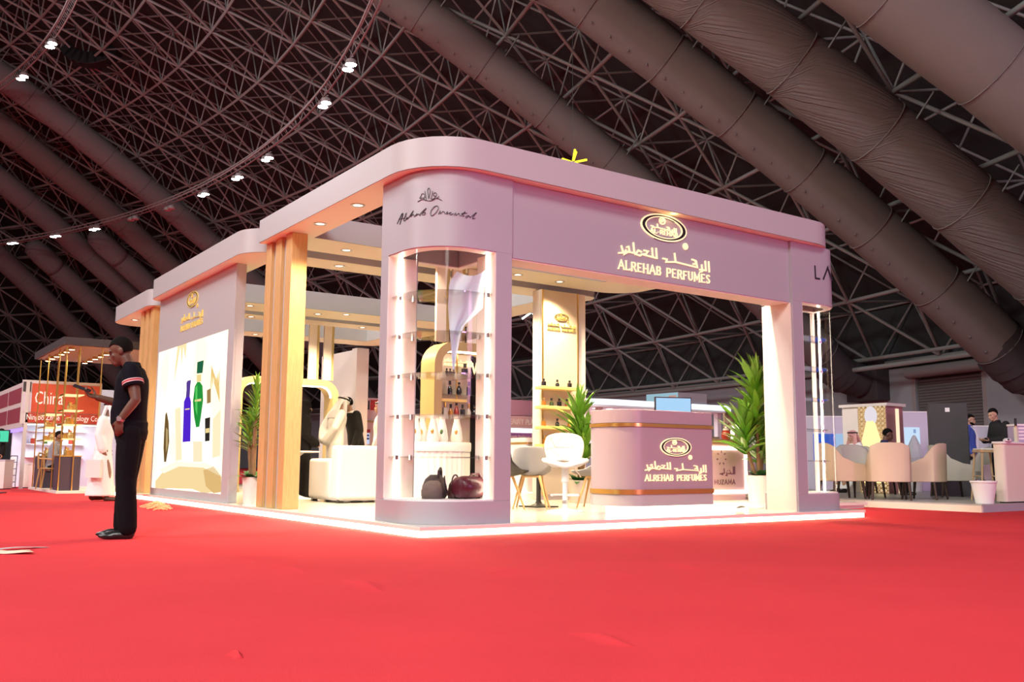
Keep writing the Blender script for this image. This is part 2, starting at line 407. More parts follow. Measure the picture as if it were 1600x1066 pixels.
def elbow(az, r_end, zdrop, boxz):
    def f(t, rad, fr):
        p, sd, up = fr; out = Vector((math.cos(math.radians(az)), math.sin(math.radians(az)), 0))
        pts = [p - out * .05, p + out * .5 - UP * .55, p + out * 1.0 - UP * (.9), p + out * 1.7 - UP * 1.05, p + out * 2.4 - UP * 1.1]
        pts = [Vector((q.x, q.y, max(q.z, boxz))) for q in pts]
        for i in range(4):
            b = MB().tube([pts[i] - (pts[i + 1] - pts[i]).normalized() * .26, pts[i], pts[i + 1], pts[i + 1] + (pts[i + 1] - pts[i]).normalized() * .26], rad * (1.02 - .02 * i), 20, False); obj('elbow_segment', b, M_ductk, t, True, smooth=180)
        e = pts[-1]; M = Matrix.Rotation(math.radians(az), 3, 'Z')
        obj('wall_plenum', MB().obox(e + out * .1 - UP * .05, (.9, rad * 2.4, rad * 2.25), M), M_ductk, t, True, smooth=0, bevel=.03)
    return f
duct(-14.2, 62.0, 88.6, .80, 'brown fabric duct sinking behind the stand to a black elbow on the hall wall', end=elbow(-14.2, 88.6, 1, 3.05))
duct(-20.0, 66.5, 89.3, .92, 'smooth brown fabric duct with two stud rows, passing over the stand sign', end=elbow(-20, 89.3, 1, 3.1))
duct(-22.8, 68.0, 90.0, 1.06, 'pleated brown fabric duct with fan-shaped folds, upper right', pleat=True, bolts=False, end=elbow(-22.8, 90, 1, 3.1), m=M_duct)
duct(-26.2, 71.0, 90.0, 1.08, 'broad smooth fabric duct cut by the upper right corner of the view', bolts=False, end=elbow(-26.2, 90, 1, 3.1))
duct(14.5, 50.0, 88.5, .80, 'long fabric duct running from the left edge down behind the light box wall', m=M_ductg)
duct(19.8, 52.0, 88.5, .80, 'second long left fabric duct from the top, lit white at the light ring', m=M_duct)
duct(25.4, 56.0, 88.5, .82, 'long fabric duct crossing the light ring at the far left', m=M_ductg)
duct(23.1, 70.4, 88.5, .84, 'short fabric duct starting with a round end below the third ring light', m=M_ductg, start_cap=True)
duct(29.2, 70.4, 88.5, .84, 'short grey fabric duct with a dotted stud row and pale round end', m=M_ductg, start_cap=True)
duct(32.8, 66.0, 88.5, .84, 'lowest left fabric duct, ending above the gold pole stand', m=M_ductg)

# ---- lighting rings
M_rail = mat('ring_rail', (.42, .40, .39), .45)
M_flood = emat('flood_lens', (1, .98, .95), 60.0)
def light_ring(r, z, a0, a1, label):
    t = thing('lighting_ring', label, 'truss', polar((a0 + a1) / 2, r, z))
    for dr, dz in ((-.18, 0), (.18, 0), (0, .3)):
        obj('rail', MB().tube([polar(a0 + (a1 - a0) * i / 40, r + dr, z + dz) for i in range(41)], .045, 5), M_rail, t, True, smooth=180)
    b = MB()
    for i in range(121):
        a = a0 + (a1 - a0) * i / 120
        b.tube([polar(a, r - .18, z), polar(a, r, z + .3), polar(a, r + .18, z)], .018, 4, False)
    obj('lacing', b, M_rail, t, True, kind='stuff', smooth=0)
    return t
light_ring(67.72, 17.08, -30, 40, 'thin steel ring truss carrying floodlights across the dome')
light_ring(57.95, 22.35, -6, 24, 'inner steel ring truss at the top left corner')
def floodlight(px, label, on=True, rr=67.7, z=16.7):
    p = onz(px[0], px[1], z); a = math.degrees(math.atan2(p.y - DC.y, p.x - DC.x))
    t = thing('floodlight', label, 'floodlight', p, math.radians(a), 'floodlights on the light rings')
    for s in (-1, 1):
        obj('lamp_housing', MB().lathe([(.10, .22), (.20, .16), (.25, .0), (.25, -.03)], 14, (0, .27 * s, 0)), M_rail, t)
        obj('lens', MB().lathe([(.02, -.035), (.22, -.035), (.22, -.02), (.02, -.02)], 14, (0, .27 * s, 0)), M_flood if on else M_white, t)
    obj('bracket', MB().box(-.03, .03, -.5, .5, .221, .26), M_rail, t, smooth=0)
    if on and rr > 60:
        l = lamp('flood_beam', 'SPOT', p - UP * .12, p - UP * 10, 1300 * HALL, (1, .98, .95), .25, math.radians(120)); 
    return t
names = ['topmost floodlight pair on the outer light ring, left of the roof duct', 'floodlight pair second from the top of the outer ring', 'floodlight pair above the light box wall roof edge', 'floodlight pair just left of the one above the light box wall', 'bright floodlight pair over the long grey duct, fifth down the ring', 'unlit floodlight pair beside the bright patch of the duct', 'dim floodlight pair between two duct ends', 'bright floodlight pair above the round end of a short duct', 'floodlight pair above the left short duct', 'leftmost floodlight pair on the outer ring']
for px, nm, on in zip([(546, 104), (507, 163), (418, 248), (371, 278), (318, 304), (265, 327), (208, 343), (148, 358), (87, 369), (20, 380)], names, [1, 1, 1, 1, 1, 0, 0, 1, 1, 1]): floodlight(px, nm, bool(on))
floodlight((80, 70), 'bright floodlight pair high on the inner ring, top left', True, 57.9, 22.0)
floodlight((35, 121), 'lower floodlight pair on the inner ring at the left edge', True, 57.9, 22.0)
# hung loudspeaker curve
p = at(142, 96, 52); t = thing('speaker_array', 'black curved loudspeaker array hanging under the top left truss', 'loudspeaker', p, -YAW)
for i in range(8):
    th = -1.0 + i * .28; M = Matrix.Rotation(-th * .9, 3, 'Y')
    obj('speaker_cabinet', MB().obox((1.5 * math.sin(th), 0, 1.2 - 1.5 * math.cos(th) * .75), (.60, .8, .72), M), M_black, t, bevel=.03)
for x in (-1.05, 1.08): obj('hanging_cable', MB().tube([(x, 0, .5), (x, 0, 3.2)], .02, 4), M_black, t, smooth=0)

# ---- roller shutter in the round wall
def arc(a, r, z): return polar(a, r, z)
t = struct(obj('door_1', cyl_wall(DOOR_A0, DOOR_A1, RW - .9, 0, 4.7, .4, .05), mat('shutter_back', (.10, .10, .10), .7), smooth=20))
M_shut = mat('shutter_slat', (.155, .150, .145), .5, .2)
a_, c_ = polar(DOOR_A0, RW - 1.05, 0), polar(DOOR_A1, RW - 1.05, 0); d_ = (c_ - a_); inn = Vector((-d_.y, d_.x, 0)).normalized()
if inn.dot(Vector((DC.x, DC.y, 0)) - a_) < 0: inn = -inn
sl = MB().rings([[Vector((0, 0, 0)), Vector((0, .02, .02)), Vector((0, .035, .06)), Vector((0, .02, .10)), Vector((0, 0, .115))], [Vector((d_.length, 0, 0)), Vector((d_.length, .02, .02)), Vector((d_.length, .035, .06)), Vector((d_.length, .02, .10)), Vector((d_.length, 0, .115))]], False, False).mesh('slat', 180); sl.materials.append(M_shut)
ex = d_.normalized()
for i in range(36):
    o = link_mesh('slat', sl, None, t); o.matrix_local = Matrix(((ex.x, inn.x, 0, a_.x), (ex.y, inn.y, 0, a_.y), (0, 0, 1, .12 * i), (0, 0, 0, 1)))
b = MB().tube([a_ - ex * .25 + inn * .30 + UP * 4.62, c_ + ex * .25 + inn * .30 + UP * 4.62], .25, 14); obj('roller_housing', b, mat('shutter_roll', (.22, .215, .21), .5), t)
for q in (a_ - ex * .12, c_ + ex * .12): obj('guide_rail', MB().obox(q + inn * .08 + UP * 2.35, (.2, .16, 4.7), Matrix.Rotation(math.atan2(ex.y, ex.x), 3, 'Z')), M_steelp, t, smooth=0, bevel=.01)
for k in (.45, .75): obj('conduit', MB().tube([a_ - ex * k + inn * .12, a_ - ex * k + inn * .12 + UP * 4.8], .05, 6), M_wall, wall_hall, smooth=60)
# ------------------------------------------------------------------ lettering helpers
GLY = {'A': (.78, [[(0, 0), (.39, 1), (.78, 0)], [(.16, .36), (.62, .36)]]), 'L': (.58, [[(.08, 1), (.08, .04), (.55, .04), (.58, .2)]]),
 'R': (.68, [[(.08, 0), (.08, .95), (.5, .95), (.6, .75), (.5, .5), (.08, .5)], [(.34, .5), (.68, 0)]]), 'E': (.6, [[(.6, .05), (.08, .05), (.08, .95), (.58, .95)], [(.08, .5), (.46, .5)]]),
 'H': (.74, [[(.08, 0), (.08, 1)], [(.66, 0), (.66, 1)], [(.08, .5), (.66, .5)]]), 'B': (.66, [[(.08, .05), (.08, .95), (.46, .95), (.56, .76), (.46, .52), (.08, .52)], [(.46, .52), (.6, .3), (.48, .05), (.08, .05)]]),
 'P': (.62, [[(.08, 0), (.08, .95), (.48, .95), (.6, .72), (.48, .46), (.08, .46)]]), 'F': (.56, [[(.08, 0), (.08, .95), (.56, .95)], [(.08, .5), (.44, .5)]]),
 'U': (.7, [[(.08, 1), (.08, .25), (.25, .05), (.46, .05), (.62, .25), (.62, 1)]]), 'M': (.9, [[(.06, 0), (.1, 1), (.45, .25), (.8, 1), (.84, 0)]]),
 'S': (.56, [[(.54, .82), (.4, .96), (.18, .94), (.06, .76), (.18, .58), (.42, .44), (.52, .24), (.4, .05), (.16, .05), (.02, .2)]]), '-': (.36, [[(.02, .42), (.34, .42)]]),
 'V': (.7, [[(0, 1), (.35, 0), (.7, 1)]]), 'Y': (.66, [[(0, 1), (.33, .5), (.66, 1)], [(.33, .5), (.33, 0)]]), 'O': (.78, [[(.39, .97), (.12, .8), (.06, .5), (.12, .2), (.39, .03), (.66, .2), (.72, .5), (.66, .8), (.39, .97)]]),
 'I': (.2, [[(.1, 0), (.1, 1)]]), 'N': (.72, [[(.08, 0), (.08, 1), (.64, 0), (.64, 1)]]), 'C': (.7, [[(.66, .8), (.4, .97), (.12, .8), (.06, .5), (.12, .2), (.4, .03), (.66, .2)]]),
 'Z': (.62, [[(.04, .95), (.58, .95), (.04, .05), (.6, .05)]]), 'T': (.62, [[(0, .95), (.62, .95)], [(.31, .95), (.31, 0)]]), 'Λ': (.7, [[(0, 0), (.35, 1), (.7, 0)]])}
def letters(text, u0, u1, v0, v1, fn, depth, m, parent, world=False, w=.15, serif=True, name='letter'):
    tot = sum((GLY[c][0] if c != ' ' else .42) + .2 for c in text) - .2; k = (u1 - u0) / tot; h = v1 - v0; x = 0
    for c in text:
        if c == ' ': x += .62; continue
        gw, st = GLY[c]; b = MB()
        for ln in st:
            p = [(u0 + (x + a) * k, v0 + q * h) for a, q in ln]; b.ribbon(p, w * h, 0, depth, fn)
        if serif:
            for ln in st:
                for e in (ln[0], ln[-1]):
                    if e[1] in (0, 1): ex, ey = u0 + (x + e[0]) * k, v0 + e[1] * h; s = .10 * h; b.ribbon([(ex - s, ey), (ex + s, ey)], .09 * h, 0, depth * .96, fn)
        obj(name, b, m, parent, world, smooth=0); x += gw + .2
ARAB_R = [[(1290, 655), (1296, 800)], [(1243, 650), (1250, 778), (1160, 768)], [(1195, 700), (1200, 790), (1165, 800)], [(1060, 640), (1112, 655), (1118, 700), (1078, 698)], [(1118, 655), (1135, 742), (850, 684), (838, 568)], [(850, 684), (730, 688), (738, 655), (684, 645)]]
ARAB_L = [[(604, 518), (612, 648), (425, 606)], [(553, 518), (562, 635)], [(448, 556), (505, 566), (478, 600), (430, 606)], [(325, 465), (335, 590)], [(425, 606), (408, 626), (350, 610), (385, 560), (425, 580)], [(345, 598), (245, 585)], [(240, 530), (268, 520), (278, 575), (215, 620), (238, 560)], [(180, 510), (205, 600), (145, 605)]]
def arab_uv(ln):  # trace (in the slanted frame of the sign) to unit coordinates, slant removed
    return [((x - 140) / 1160.0, (y - (.132 * (x - 140) + 480)) / -1160.0) for x, y in ln]
def arabic(u0, u1, v0, fn, depth, m, parent, world=False, w=.022, sets=None, name='script_stroke', vs=1.0):
    s = (u1 - u0)
    for ln in (sets or ARAB_R + ARAB_L):
        b = MB().ribbon([(u0 + a * s, v0 + q * s * vs) for a, q in arab_uv(ln)], w * s, 0, depth, fn); obj(name, b, m, parent, world, smooth=0)
def sign_pack(cx, cz, wd, fn, parent, world=True, m=None, emblem=True, dz=0.0, depth=.014):
    """oval emblem, angular script line and roman line; (cx, cz) centre of the script line, wd its width, fn maps (u, v, d) to space"""
    m = m or M_letter; u0, u1 = cx - wd / 2, cx + wd / 2
    arabic(u0, u1, cz + .095 * wd, fn, depth, m, parent, world, w=.0115, vs=.74)
    letters('ALREHAB PERFUMES', u0 + .005 * wd, u1, cz - .105 * wd, cz - .035 * wd, fn, depth, m, parent, world, w=.11)
    if not emblem: return
    ex, ez = cx + dz * wd, cz + .285 * wd; rx, rz = .245 * wd, .104 * wd; N = 40
    E = lambda k: [(ex + rx * k * math.cos(2 * PI * i / N), ez + rz * k * math.sin(2 * PI * i / N)) for i in range(N)]
    obj('oval_rim', MB().ribbon(E(1.0),   .011 * wd, 0, depth, fn, True), m, parent, world, smooth=0)
    obj('oval_band', MB().ribbon(E(.91), .032 * wd, 0, depth * .8, fn, True), M_black, parent, world, smooth=0)
    obj('inner_rim', MB().ribbon(E(.81), .008 * wd, 0, depth, fn, True), m, parent, world, smooth=0)
    letters('AL-REHAB', ex - .15 * wd, ex + .15 * wd, ez - .058 * wd, ez - .022 * wd, fn, depth, m, parent, world, w=.12, serif=False)
    arabic(ex - .145 * wd, ex + .145 * wd, ez + .022 * wd, fn, depth, m, parent, world, w=.024, sets=[[((x - 684) * 1.84 + 140, (y - 480 - .132 * (x - 140)) * 1.1 + 480 + .132 * ((x - 684) * 1.84)) for x, y in l] for l in ARAB_R])
    obj('flower_ring', MB().ribbon([(ex - .02 * wd + .03 * wd * math.cos(2 * PI * i / 12), ez + .052 * wd + .026 * wd * math.sin(2 * PI * i / 12)) for i in range(12)], .009 * wd, 0, depth, fn, True), m, parent, world, smooth=0)
    obj('flower_curl', MB().ribbon([(ex - .02 * wd + .014 * wd * math.cos(.7 * i) * (1 - i / 12), ez + .052 * wd + .012 * wd * math.sin(.7 * i) * (1 - i / 12)) for i in range(9)], .01 * wd, 0, depth, fn), m, parent, world, smooth=0)
    rx2 = ex + .235 * wd; rz2 = ez - .118 * wd
    obj('registered_mark', MB().ribbon([(rx2 + .022 * wd * math.cos(2 * PI * i / 12), rz2 + .022 * wd * math.sin(2 * PI * i / 12)) for i in range(12)], .012 * wd, 0, depth, fn, True).prism([(rx2 - .008 * wd, rz2 - .01 * wd), (rx2 + .008 * wd, rz2 - .01 * wd), (rx2 + .008 * wd, rz2 + .01 * wd), (rx2 - .008 * wd, rz2 + .01 * wd)], 0, depth, fn), m, parent, world, smooth=0)
def text(name, s, m, parent, fn, u0, u1, v0, v1, depth=.01, world=True):
    c = bpy.data.curves.new(name, 'FONT'); c.body = s; c.size = 1; c.extrude = .5; c.resolution_u = 2
    o = bpy.data.objects.new(name, c); COL.objects.link(o); dg = bpy.context.evaluated_depsgraph_get()
    me = bpy.data.meshes.new_from_object(o.evaluated_get(dg)); bpy.data.objects.remove(o)
    xs = [v.co.x for v in me.vertices]; ys = [v.co.y for v in me.vertices]; x0, x1, y0, y1 = min(xs), max(xs), min(ys), max(ys)
    for v in me.vertices:
        v.co = fn(u0 + (v.co.x - x0) / (x1 - x0) * (u1 - u0), v0 + (v.co.y - y0) / (y1 - y0) * (v1 - v0), depth if v.co.z > 0 else 0.0)
    me.materials.clear(); o = link_mesh(name, me, m, parent, world); ROOTM[o.name] = Matrix.Identity(4); o['kind'] = 'stuff' if False else 'thing'; del o['kind']; return o
def XZ(Y): return lambda u, v, d: Vector((u, Y - d, v))         # front faces (towards -Y)
def YZ(X): return lambda u, v, d: Vector((X - d, -u, v))        # left faces (towards -X); u runs along -Y
def rrect(x0, x1, y0, y1, rs, n=8):
    """rounded rectangle, rs = radii at (x0,y0), (x1,y0), (x1,y1), (x0,y1)"""
    pts = []
    for (cx, cy, a0, r) in ((x0, y0, 180, rs[0]), (x1, y0, 270, rs[1]), (x1, y1, 0, rs[2]), (x0, y1, 90, rs[3])):
        sx = 1 if cx == x0 else -1; sy = 1 if cy == y0 else -1
        if r <= 0: pts += [(cx, cy)] * (n + 1); continue
        for i in range(n + 1): a = math.radians(a0 + 90 * i / n); pts.append((cx + sx * r + r * math.cos(a), cy + sy * r + r * math.sin(a)))
    return pts

# ------------------------------------------------------------------ the perfume stand
PX1, PY1 = 6.89, 13.3
t = thing('stand_platform', 'low glossy cream platform of the mauve perfume stand with lit edge on red carpet', 'platform', (PX1 / 2, PY1 / 2, 0))
obj('deck', MB().box(0, PX1, 0, PY1, .062, .1), M_floorw, t, True, smooth=0, bevel=.004)
obj('plinth', MB().box(.05, PX1 - .05, .05, PY1 - .05, .001, .062), M_white, t, True, smooth=0)
obj('rear_deck', MB().box(2.3, PX1, PY1, 16.4, .002, .1), M_floorw, t, True, smooth=0)
led = emat('platform_led', (1, .78, .46), 20.0)
obj('led_strip', MB().box(.02, PX1 - .02, .015, .05, .004, .055), led, t, True, smooth=0)
obj('led_strip', MB().box(.015, .05, .05, PY1, .004, .055), led, t, True, smooth=0)
obj('led_strip', MB().box(PX1 - .05, PX1 - .02, .05, PY1, .004, .055), led, t, True, smooth=0)
t = thing('neighbour_platform', 'low cream platform right of the stand, carrying the small framed counter', 'platform', (8.4, 5, 0))
obj('deck', MB().box(6.92, 9.3, 1.6, 7.5, .05, .1), M_floorw, t, True, smooth=0); obj('plinth', MB().box(6.96, 9.26, 1.64, 7.46, 0, .05), M_cream, t, True, smooth=0)

Z_F0, Z_F1 = 2.82, 3.66
def tower(x0, x1, mirror, label):
    """rounded showcase tower: base and header boxes, jamb posts, clear curved shelves, lit jambs"""
    y0, y1, r = (.1, .64, .40) if mirror else (.1, 1.1, .55)
    t = thing('showcase_tower', label, 'showcase', ((x0 + x1) / 2, .6, .1))
    rs = (0, r, 0, 0) if mirror else (r, 0, 0, 0)
    foot = rrect(x0, x1, y0, y1, rs, 12)
    obj('base_box', MB().prism(foot, .1, .32), M_mauve, t, True, bevel=.004)
    inn_ = rrect(x0 + .15, x1 - .10, y0 + .15, y1 - .10, (0, max(r - .15, .1), 0, 0) if mirror else (max(r - .15, .1), 0, 0, 0), 12)
    def hollow(z0, z1, o, i_): return MB().rings([[(p[0], p[1], z) for p in l] for z, l in ((z0, o), (z1, o), (z1, i_), (z0, i_), (z0, o))], False)
    obj('header_box', hollow(Z_F0 + .03, Z_F1 - .015, foot, inn_), M_mauve, t, True, smooth=30)
    ins = .012
    obj('display_floor', MB().prism(rrect(x0 + ins, x1 - ins, y0 + ins, y1 - ins, rs, 12), .32, .335), M_white, t, True, smooth=30)
    obj('display_soffit', hollow(Z_F0 + .02, Z_F0 + .03, rrect(x0 + ins, x1 - ins, y0 + ins, y1 - ins, rs, 12), inn_), M_white, t, True, smooth=30)
    if not mirror:
        obj('jamb', MB().box(x0, x0 + .36, y1 - .16, y1, .32, Z_F0 + .03), M_mauve, t, True, smooth=0, bevel=.004)
        obj('jamb_lining', MB().box(x0 + .004, x0 + .34, y1 - .168, y1 - .16, .335, Z_F0 + .02), M_cream, t, True, smooth=0)
        obj('jamb', MB().box(x1 - .2, x1, y0, y0 + .36, .32, Z_F0 + .03), M_mauve, t, True, smooth=0, bevel=.004)
        obj('jamb_lining', MB().box(x1 - .208, x1 - .2, y0 + .004, y0 + .34, .335, Z_F0 + .02), M_cream, t, True, smooth=0)
        strips = [(x0 + .13, x0 + .165, y1 - .185, y1 - .168), (x1 - .225, x1 - .208, y0 + .12, y0 + .155)]
    else:
        obj('jamb', MB().box(x0, x0 + .2, y0, y0 + .46, .32, Z_F0 + .03), M_mauve, t, True, smooth=0, bevel=.004)
        obj('jamb_lining', MB().box(x0 + .2, x0 + .208, y0 + .004, y0 + .44, .335, Z_F0 + .02), M_white, t, True, smooth=0)
        obj('painted_lit_jamb', MB().box(x0 - .012, x0, y0 + .03, y0 + .5, .1, Z_F0 - .003), M_cream, t, True, smooth=0)  # cream sheet stands in for warm interior light on this jamb face
        obj('jamb', MB().box(x1 - .05, x1, y1 - .04, y1, .32, Z_F0 + .03), M_white, t, True, smooth=0, bevel=.004)
        strips = [(x1 - .03, x1 - .016, y0 + .40, y0 + .425), (x0 + .208, x0 + .214, y0 + .12, y0 + .128)]
    for s in strips: obj('led_strip', MB().box(s[0], s[1], s[2], s[3], .34, Z_F0 + .015), M_ledw, t, True, smooth=0)
    zs = [.74, 1.155, 1.57, 1.985, 2.40]
    ro = .45; a = .05
    fx0, fx1 = (x0 + a, x1 - .2) if not mirror else (x0 + .2, x1 - a)
    ft = rrect(fx0, fx1, y0 + a, y1 - .17, (0, ro, 0, 0) if mirror else (ro, 0, 0, 0), 10)
    for z in zs:
        sh = obj('shelf', MB().prism(ft, z, z + .014), M_acryl, t, True, smooth=30)
        for (px, py) in (((fx0 + .08, y1 - .2), (fx0 + .24, y1 - .2), (fx1 - .03, y0 + .1), (fx1 - .03, y0 + .28)) if not mirror else ((fx1 - .05, y1 - .2), (fx0 + .03, y0 + .1), (fx0 + .03, y0 + .28))):
            obj('shelf_stud', MB().lathe([(.018, -.02), (.018, .03)], 8, (px, py, z)), M_steel, sh, True)
    # curved clear pane round the open corner
    gl = rrect(x0 + .012, x1 - .012, y0 + .012, y1 - .012, (0, r, 0, 0) if mirror else (r, 0, 0, 0), 12)
    seg = [p for p in gl]
    c = (x1 - .012 - r, y0 + .012 + r) if mirror else (x0 + .012 + r, y0 + .012 + r)
    arc_ = [(c[0] + r * math.cos(q), c[1] + r * math.sin(q)) for q in [math.radians((270 if mirror else 180) + 90 * i / 14) for i in range(15)]]
    path = ([(x0 + .2, y0 + .012)] + arc_ + [(x1 - .012, y1 - .06)]) if mirror else ([(x0 + .012, y1 - .16)] + arc_ + [(x1 - .2, y0 + .012)])
    b = MB(); n = len(path); b.add([(p[0], p[1], .335) for p in path] + [(p[0], p[1], Z_F0 + .02) for p in path], [(i, i + 1, n + i + 1, n + i) for i in range(n - 1)])
    g = obj('curved_pane', b, M_glass, t, True, smooth=180)
    return t
tw = tower(.1, 1.1, False, 'mauve rounded corner showcase tower with lit shelves and black script, at the aisle corner')
# script and flower crest on the rounded header, traced on its face
def on_corner(px, py, lift=.004):
    r = .55; c = Vector((.1 + r, .1 + r)); d = ray(px, py)
    p = onx(px, py, .1)
    if p.y > c.y: return p - Vector((lift, 0, 0))
    p = ony(px, py, .1)
    if p.x > c.x: return p - Vector((0, lift, 0))
    o = Vector((CAM.x - c.x, CAM.y - c.y)); e = Vector((d.x, d.y)); A = e.dot(e); B = o.dot(e); Cc = o.dot(o) - (r + lift) ** 2
    return CAM + d * ((-B - math.sqrt(max(B * B - A * Cc, 0))) / A)
def strokes(lines, wpx, ox, oy, k, parent, m, name):
    for ln in lines:
        b = MB(); L2 = []
        for i, (x, y) in enumerate(ln):
            if i:
                p0 = Vector(ln[max(i - 2, 0)]); p1 = Vector(ln[i - 1]); p2 = Vector((x, y)); p3 = Vector(ln[min(i + 1, len(ln) - 1)])
                for q in (.2, .4, .6, .8): L2.append(tuple(.5 * (2 * p1 + (p2 - p0) * q + (2 * p0 - 5 * p1 + 4 * p2 - p3) * q * q + (3 * p1 - p0 - 3 * p2 + p3) * q ** 3)))
            L2.append((x, y))
        n = len(L2); rs = []
        for i in range(n):
            a = Vector(L2[max(i - 1, 0)]); c = Vector(L2[min(i + 1, n - 1)]); d = (c - a); d = d.normalized() if d.length else Vector((1, 0)); nn = Vector((-d.y, d.x)) * (wpx / 2)
            p = Vector(L2[i]); q1, q2 = p + nn, p - nn
            rs.append([on_corner(ox + q1.x / k, oy + q1.y / k, .006), on_corner(ox + q2.x / k, oy + q2.y / k, .006), on_corner(ox + q2.x / k, oy + q2.y / k, .001), on_corner(ox + q1.x / k, oy + q1.y / k, .001)])
        b.rings(rs, True); obj(name, b, m, parent, True, smooth=0)
strokes([[(380, 328), (440, 302), (500, 318), (548, 312), (600, 290), (660, 316)], [(470, 318), (440, 285), (405, 292), (420, 262), (428, 240), (455, 240), (462, 268), (448, 290)], [(478, 305), (470, 250), (462, 208)], [(505, 172), (494, 200), (500, 250), (506, 294), (516, 250), (522, 200), (510, 172)], [(530, 300), (545, 250), (552, 205)], [(538, 300), (570, 290), (596, 250), (588, 228), (566, 232), (562, 260), (585, 262)], [(590, 290), (612, 280), (622, 266)], [(545, 310), (575, 300)]], 5, 600, 270, 7.27, tw, M_ink, 'crest_line')
strokes([[(152, 582), (205, 470), (212, 478), (182, 590)], [(170, 530), (232, 510), (252, 455), (222, 540), (240, 540)], [(240, 540), (262, 500), (258, 528), (285, 500)], [(280, 508), (332, 428), (300, 500), (330, 470), (342, 500)], [(342, 500), (375, 462), (352, 492), (392, 466), (400, 486)], [(405, 486), (420, 455), (480, 400), (430, 470), (455, 476), (470, 450), (440, 455)],
 [(590, 375), (540, 420), (528, 470), (545, 488), (590, 450), (618, 400), (600, 375), (560, 390)], [(618, 470), (640, 432), (638, 466), (668, 440), (690, 450), (690, 470)], [(700, 470), (722, 440), (716, 468), (740, 455)], [(742, 468), (765, 450), (745, 455), (752, 478), (790, 462)], [(795, 485), (815, 455), (818, 486), (850, 460), (860, 490)], [(868, 490), (925, 440), (890, 492), (915, 488)], [(880, 462), (945, 458)], [(965, 485), (930, 495), (935, 512), (970, 490), (975, 512)], [(975, 512), (1050, 452), (1005, 515), (1040, 515)]], 5.2, 600, 270, 7.27, tw, M_ink, 'script_stroke')
tw2 = tower(5.62, 6.74, True, 'mauve showcase tower with clear shelves at the right end of the sign beam')
for nm, pl in (('L', [(1273, 415), (1274, 435), (1281, 436)]), ('A', [(1286, 437), (1293, 418), (1300, 439)])):
    q = [ony(x, y, .1) for x, y in pl]
    obj('letter', MB().ribbon([(p.x, p.z) for p in q], .024, 0, .006, XZ(.1)), M_ink, tw2, True, smooth=0)

# sign beam between the towers
t = thing('sign_beam', 'mauve sign beam with backlit gold emblem spanning the stand front between two towers', 'sign', (3.35, .25, Z_F0))
obj('beam_body', MB().box(1.1, 5.62, .14, .46, Z_F0, Z_F1 - .015), M_mauve, t, True, smooth=0, bevel=.004)
obj('beam_soffit', MB().box(1.1, 5.6, .15, .45, Z_F0 - .012, Z_F0), M_cream, t, True, smooth=0)
sign_pack(3.345, 3.05, 1.50, XZ(.14), t, dz=-.01)
lamp('sign_glow', 'POINT', (3.42, .06, 3.625), None, .6, (1, .72, .35), .05)

# ring canopies
def canopy(x0, x1, y0, y1, z0, z1, wl, wf, wr, wb, rad, label, lights, lam=True, power=450):
    t = thing('canopy', label, 'canopy', ((x0 + x1) / 2, (y0 + y1) / 2, z0))
    o = rrect(x0, x1, y0, y1, rad, 8); i_ = rrect(x0 + wl, x1 - wr, y0 + wf, y1 - wb, (0, 0, 0, 0), 8); n = len(o)
    b = MB(); b.rings([[(p[0], p[1], z0) for p in o], [(p[0], p[1], z1) for p in o], [(p[0], p[1], z1) for p in i_], [(p[0], p[1], z0) for p in i_], [(p[0], p[1], z0) for p in o]], False)
    obj('ring_frame', b, M_mauve if False else M_lip, t, True, smooth=35)
    b = MB(); b.rings([[(p[0] * .998 + (x0 + x1) * .001, p[1] * .998 + (y0 + y1) * .001, z0 - .004) for p in o], [(p[0], p[1], z0 - .004) for p in i_]], False)
    obj('soffit_skin', b, M_soffit, t, True, smooth=0)
    k = 0
    for (x, y) in lights:
        d = obj('downlight', MB().lathe([(.055, z0 - .012), (.085, z0 - .012), (.085, z0 + .0), (.055, z0)], 16, (x, y, 0), False), M_steel, t, True)
        obj('lamp_disc', MB().lathe([(.001, z0 - .006), (.056, z0 - .006)], 14, (x, y, 0), False), M_spot, d, True)
        if lam: lamp('downlight_beam', 'SPOT', (x, y, z0 - .03), (x, y, 0), power, (1, .74, .46), .05, math.radians(125), .8)
    return t
M_lip = mat('pale_mauve_lip', (.47, .475, .475), .42)
M_soffit = mat('soffit_cream', (.92, .88, .68), .5)
M_spot = emat('downlight_disc', (1, .85, .6), 5.0)
canopy(-.02, 6.64, 0, 4.52, 3.65, 3.96, .48, .72, 1.1, .76, (.72, .6, .6, .02), 'front ring canopy with rounded front corners over the sign beam and towers',
       [(.22, 1.96), (.22, 3.02), (1.12, 4.17), (2.4, 4.17), (4.05, 4.12), (4.93, 4.17), (5.83, 3.08), (5.83, 1.6), (1.8, .55), (3.3, .55), (4.9, .55)], power=430)
canopy(-.08, 6.3, 4.72, 9.95, 3.60, 3.94, .55, .6, .7, .95, (.5, .3, .5, .3), 'middle ring canopy above the glowing light box wall',
       [(.24, 6.2), (1.4, 5.0), (3.03, 9.5), (3.5, 9.2), (4.6, 9.4), (5.9, 7.2), (4.2, 5.0), (1.6, 9.35), (2.3, 9.35), (.24, 8.4)])  # last three downlights added to brighten the white-robed visitors
canopy(-.02, 6.3, 10.1, 13.3, 3.56, 3.87, .55, .6, .7, .8, (.3, .3, .5, .5), 'rear ring canopy over the far end of the stand',
       [(.24, 12.3), (2.0, 10.4), (4.45, 10.4), (5.9, 11.8), (3, 12.9), (.3, 11.2)])

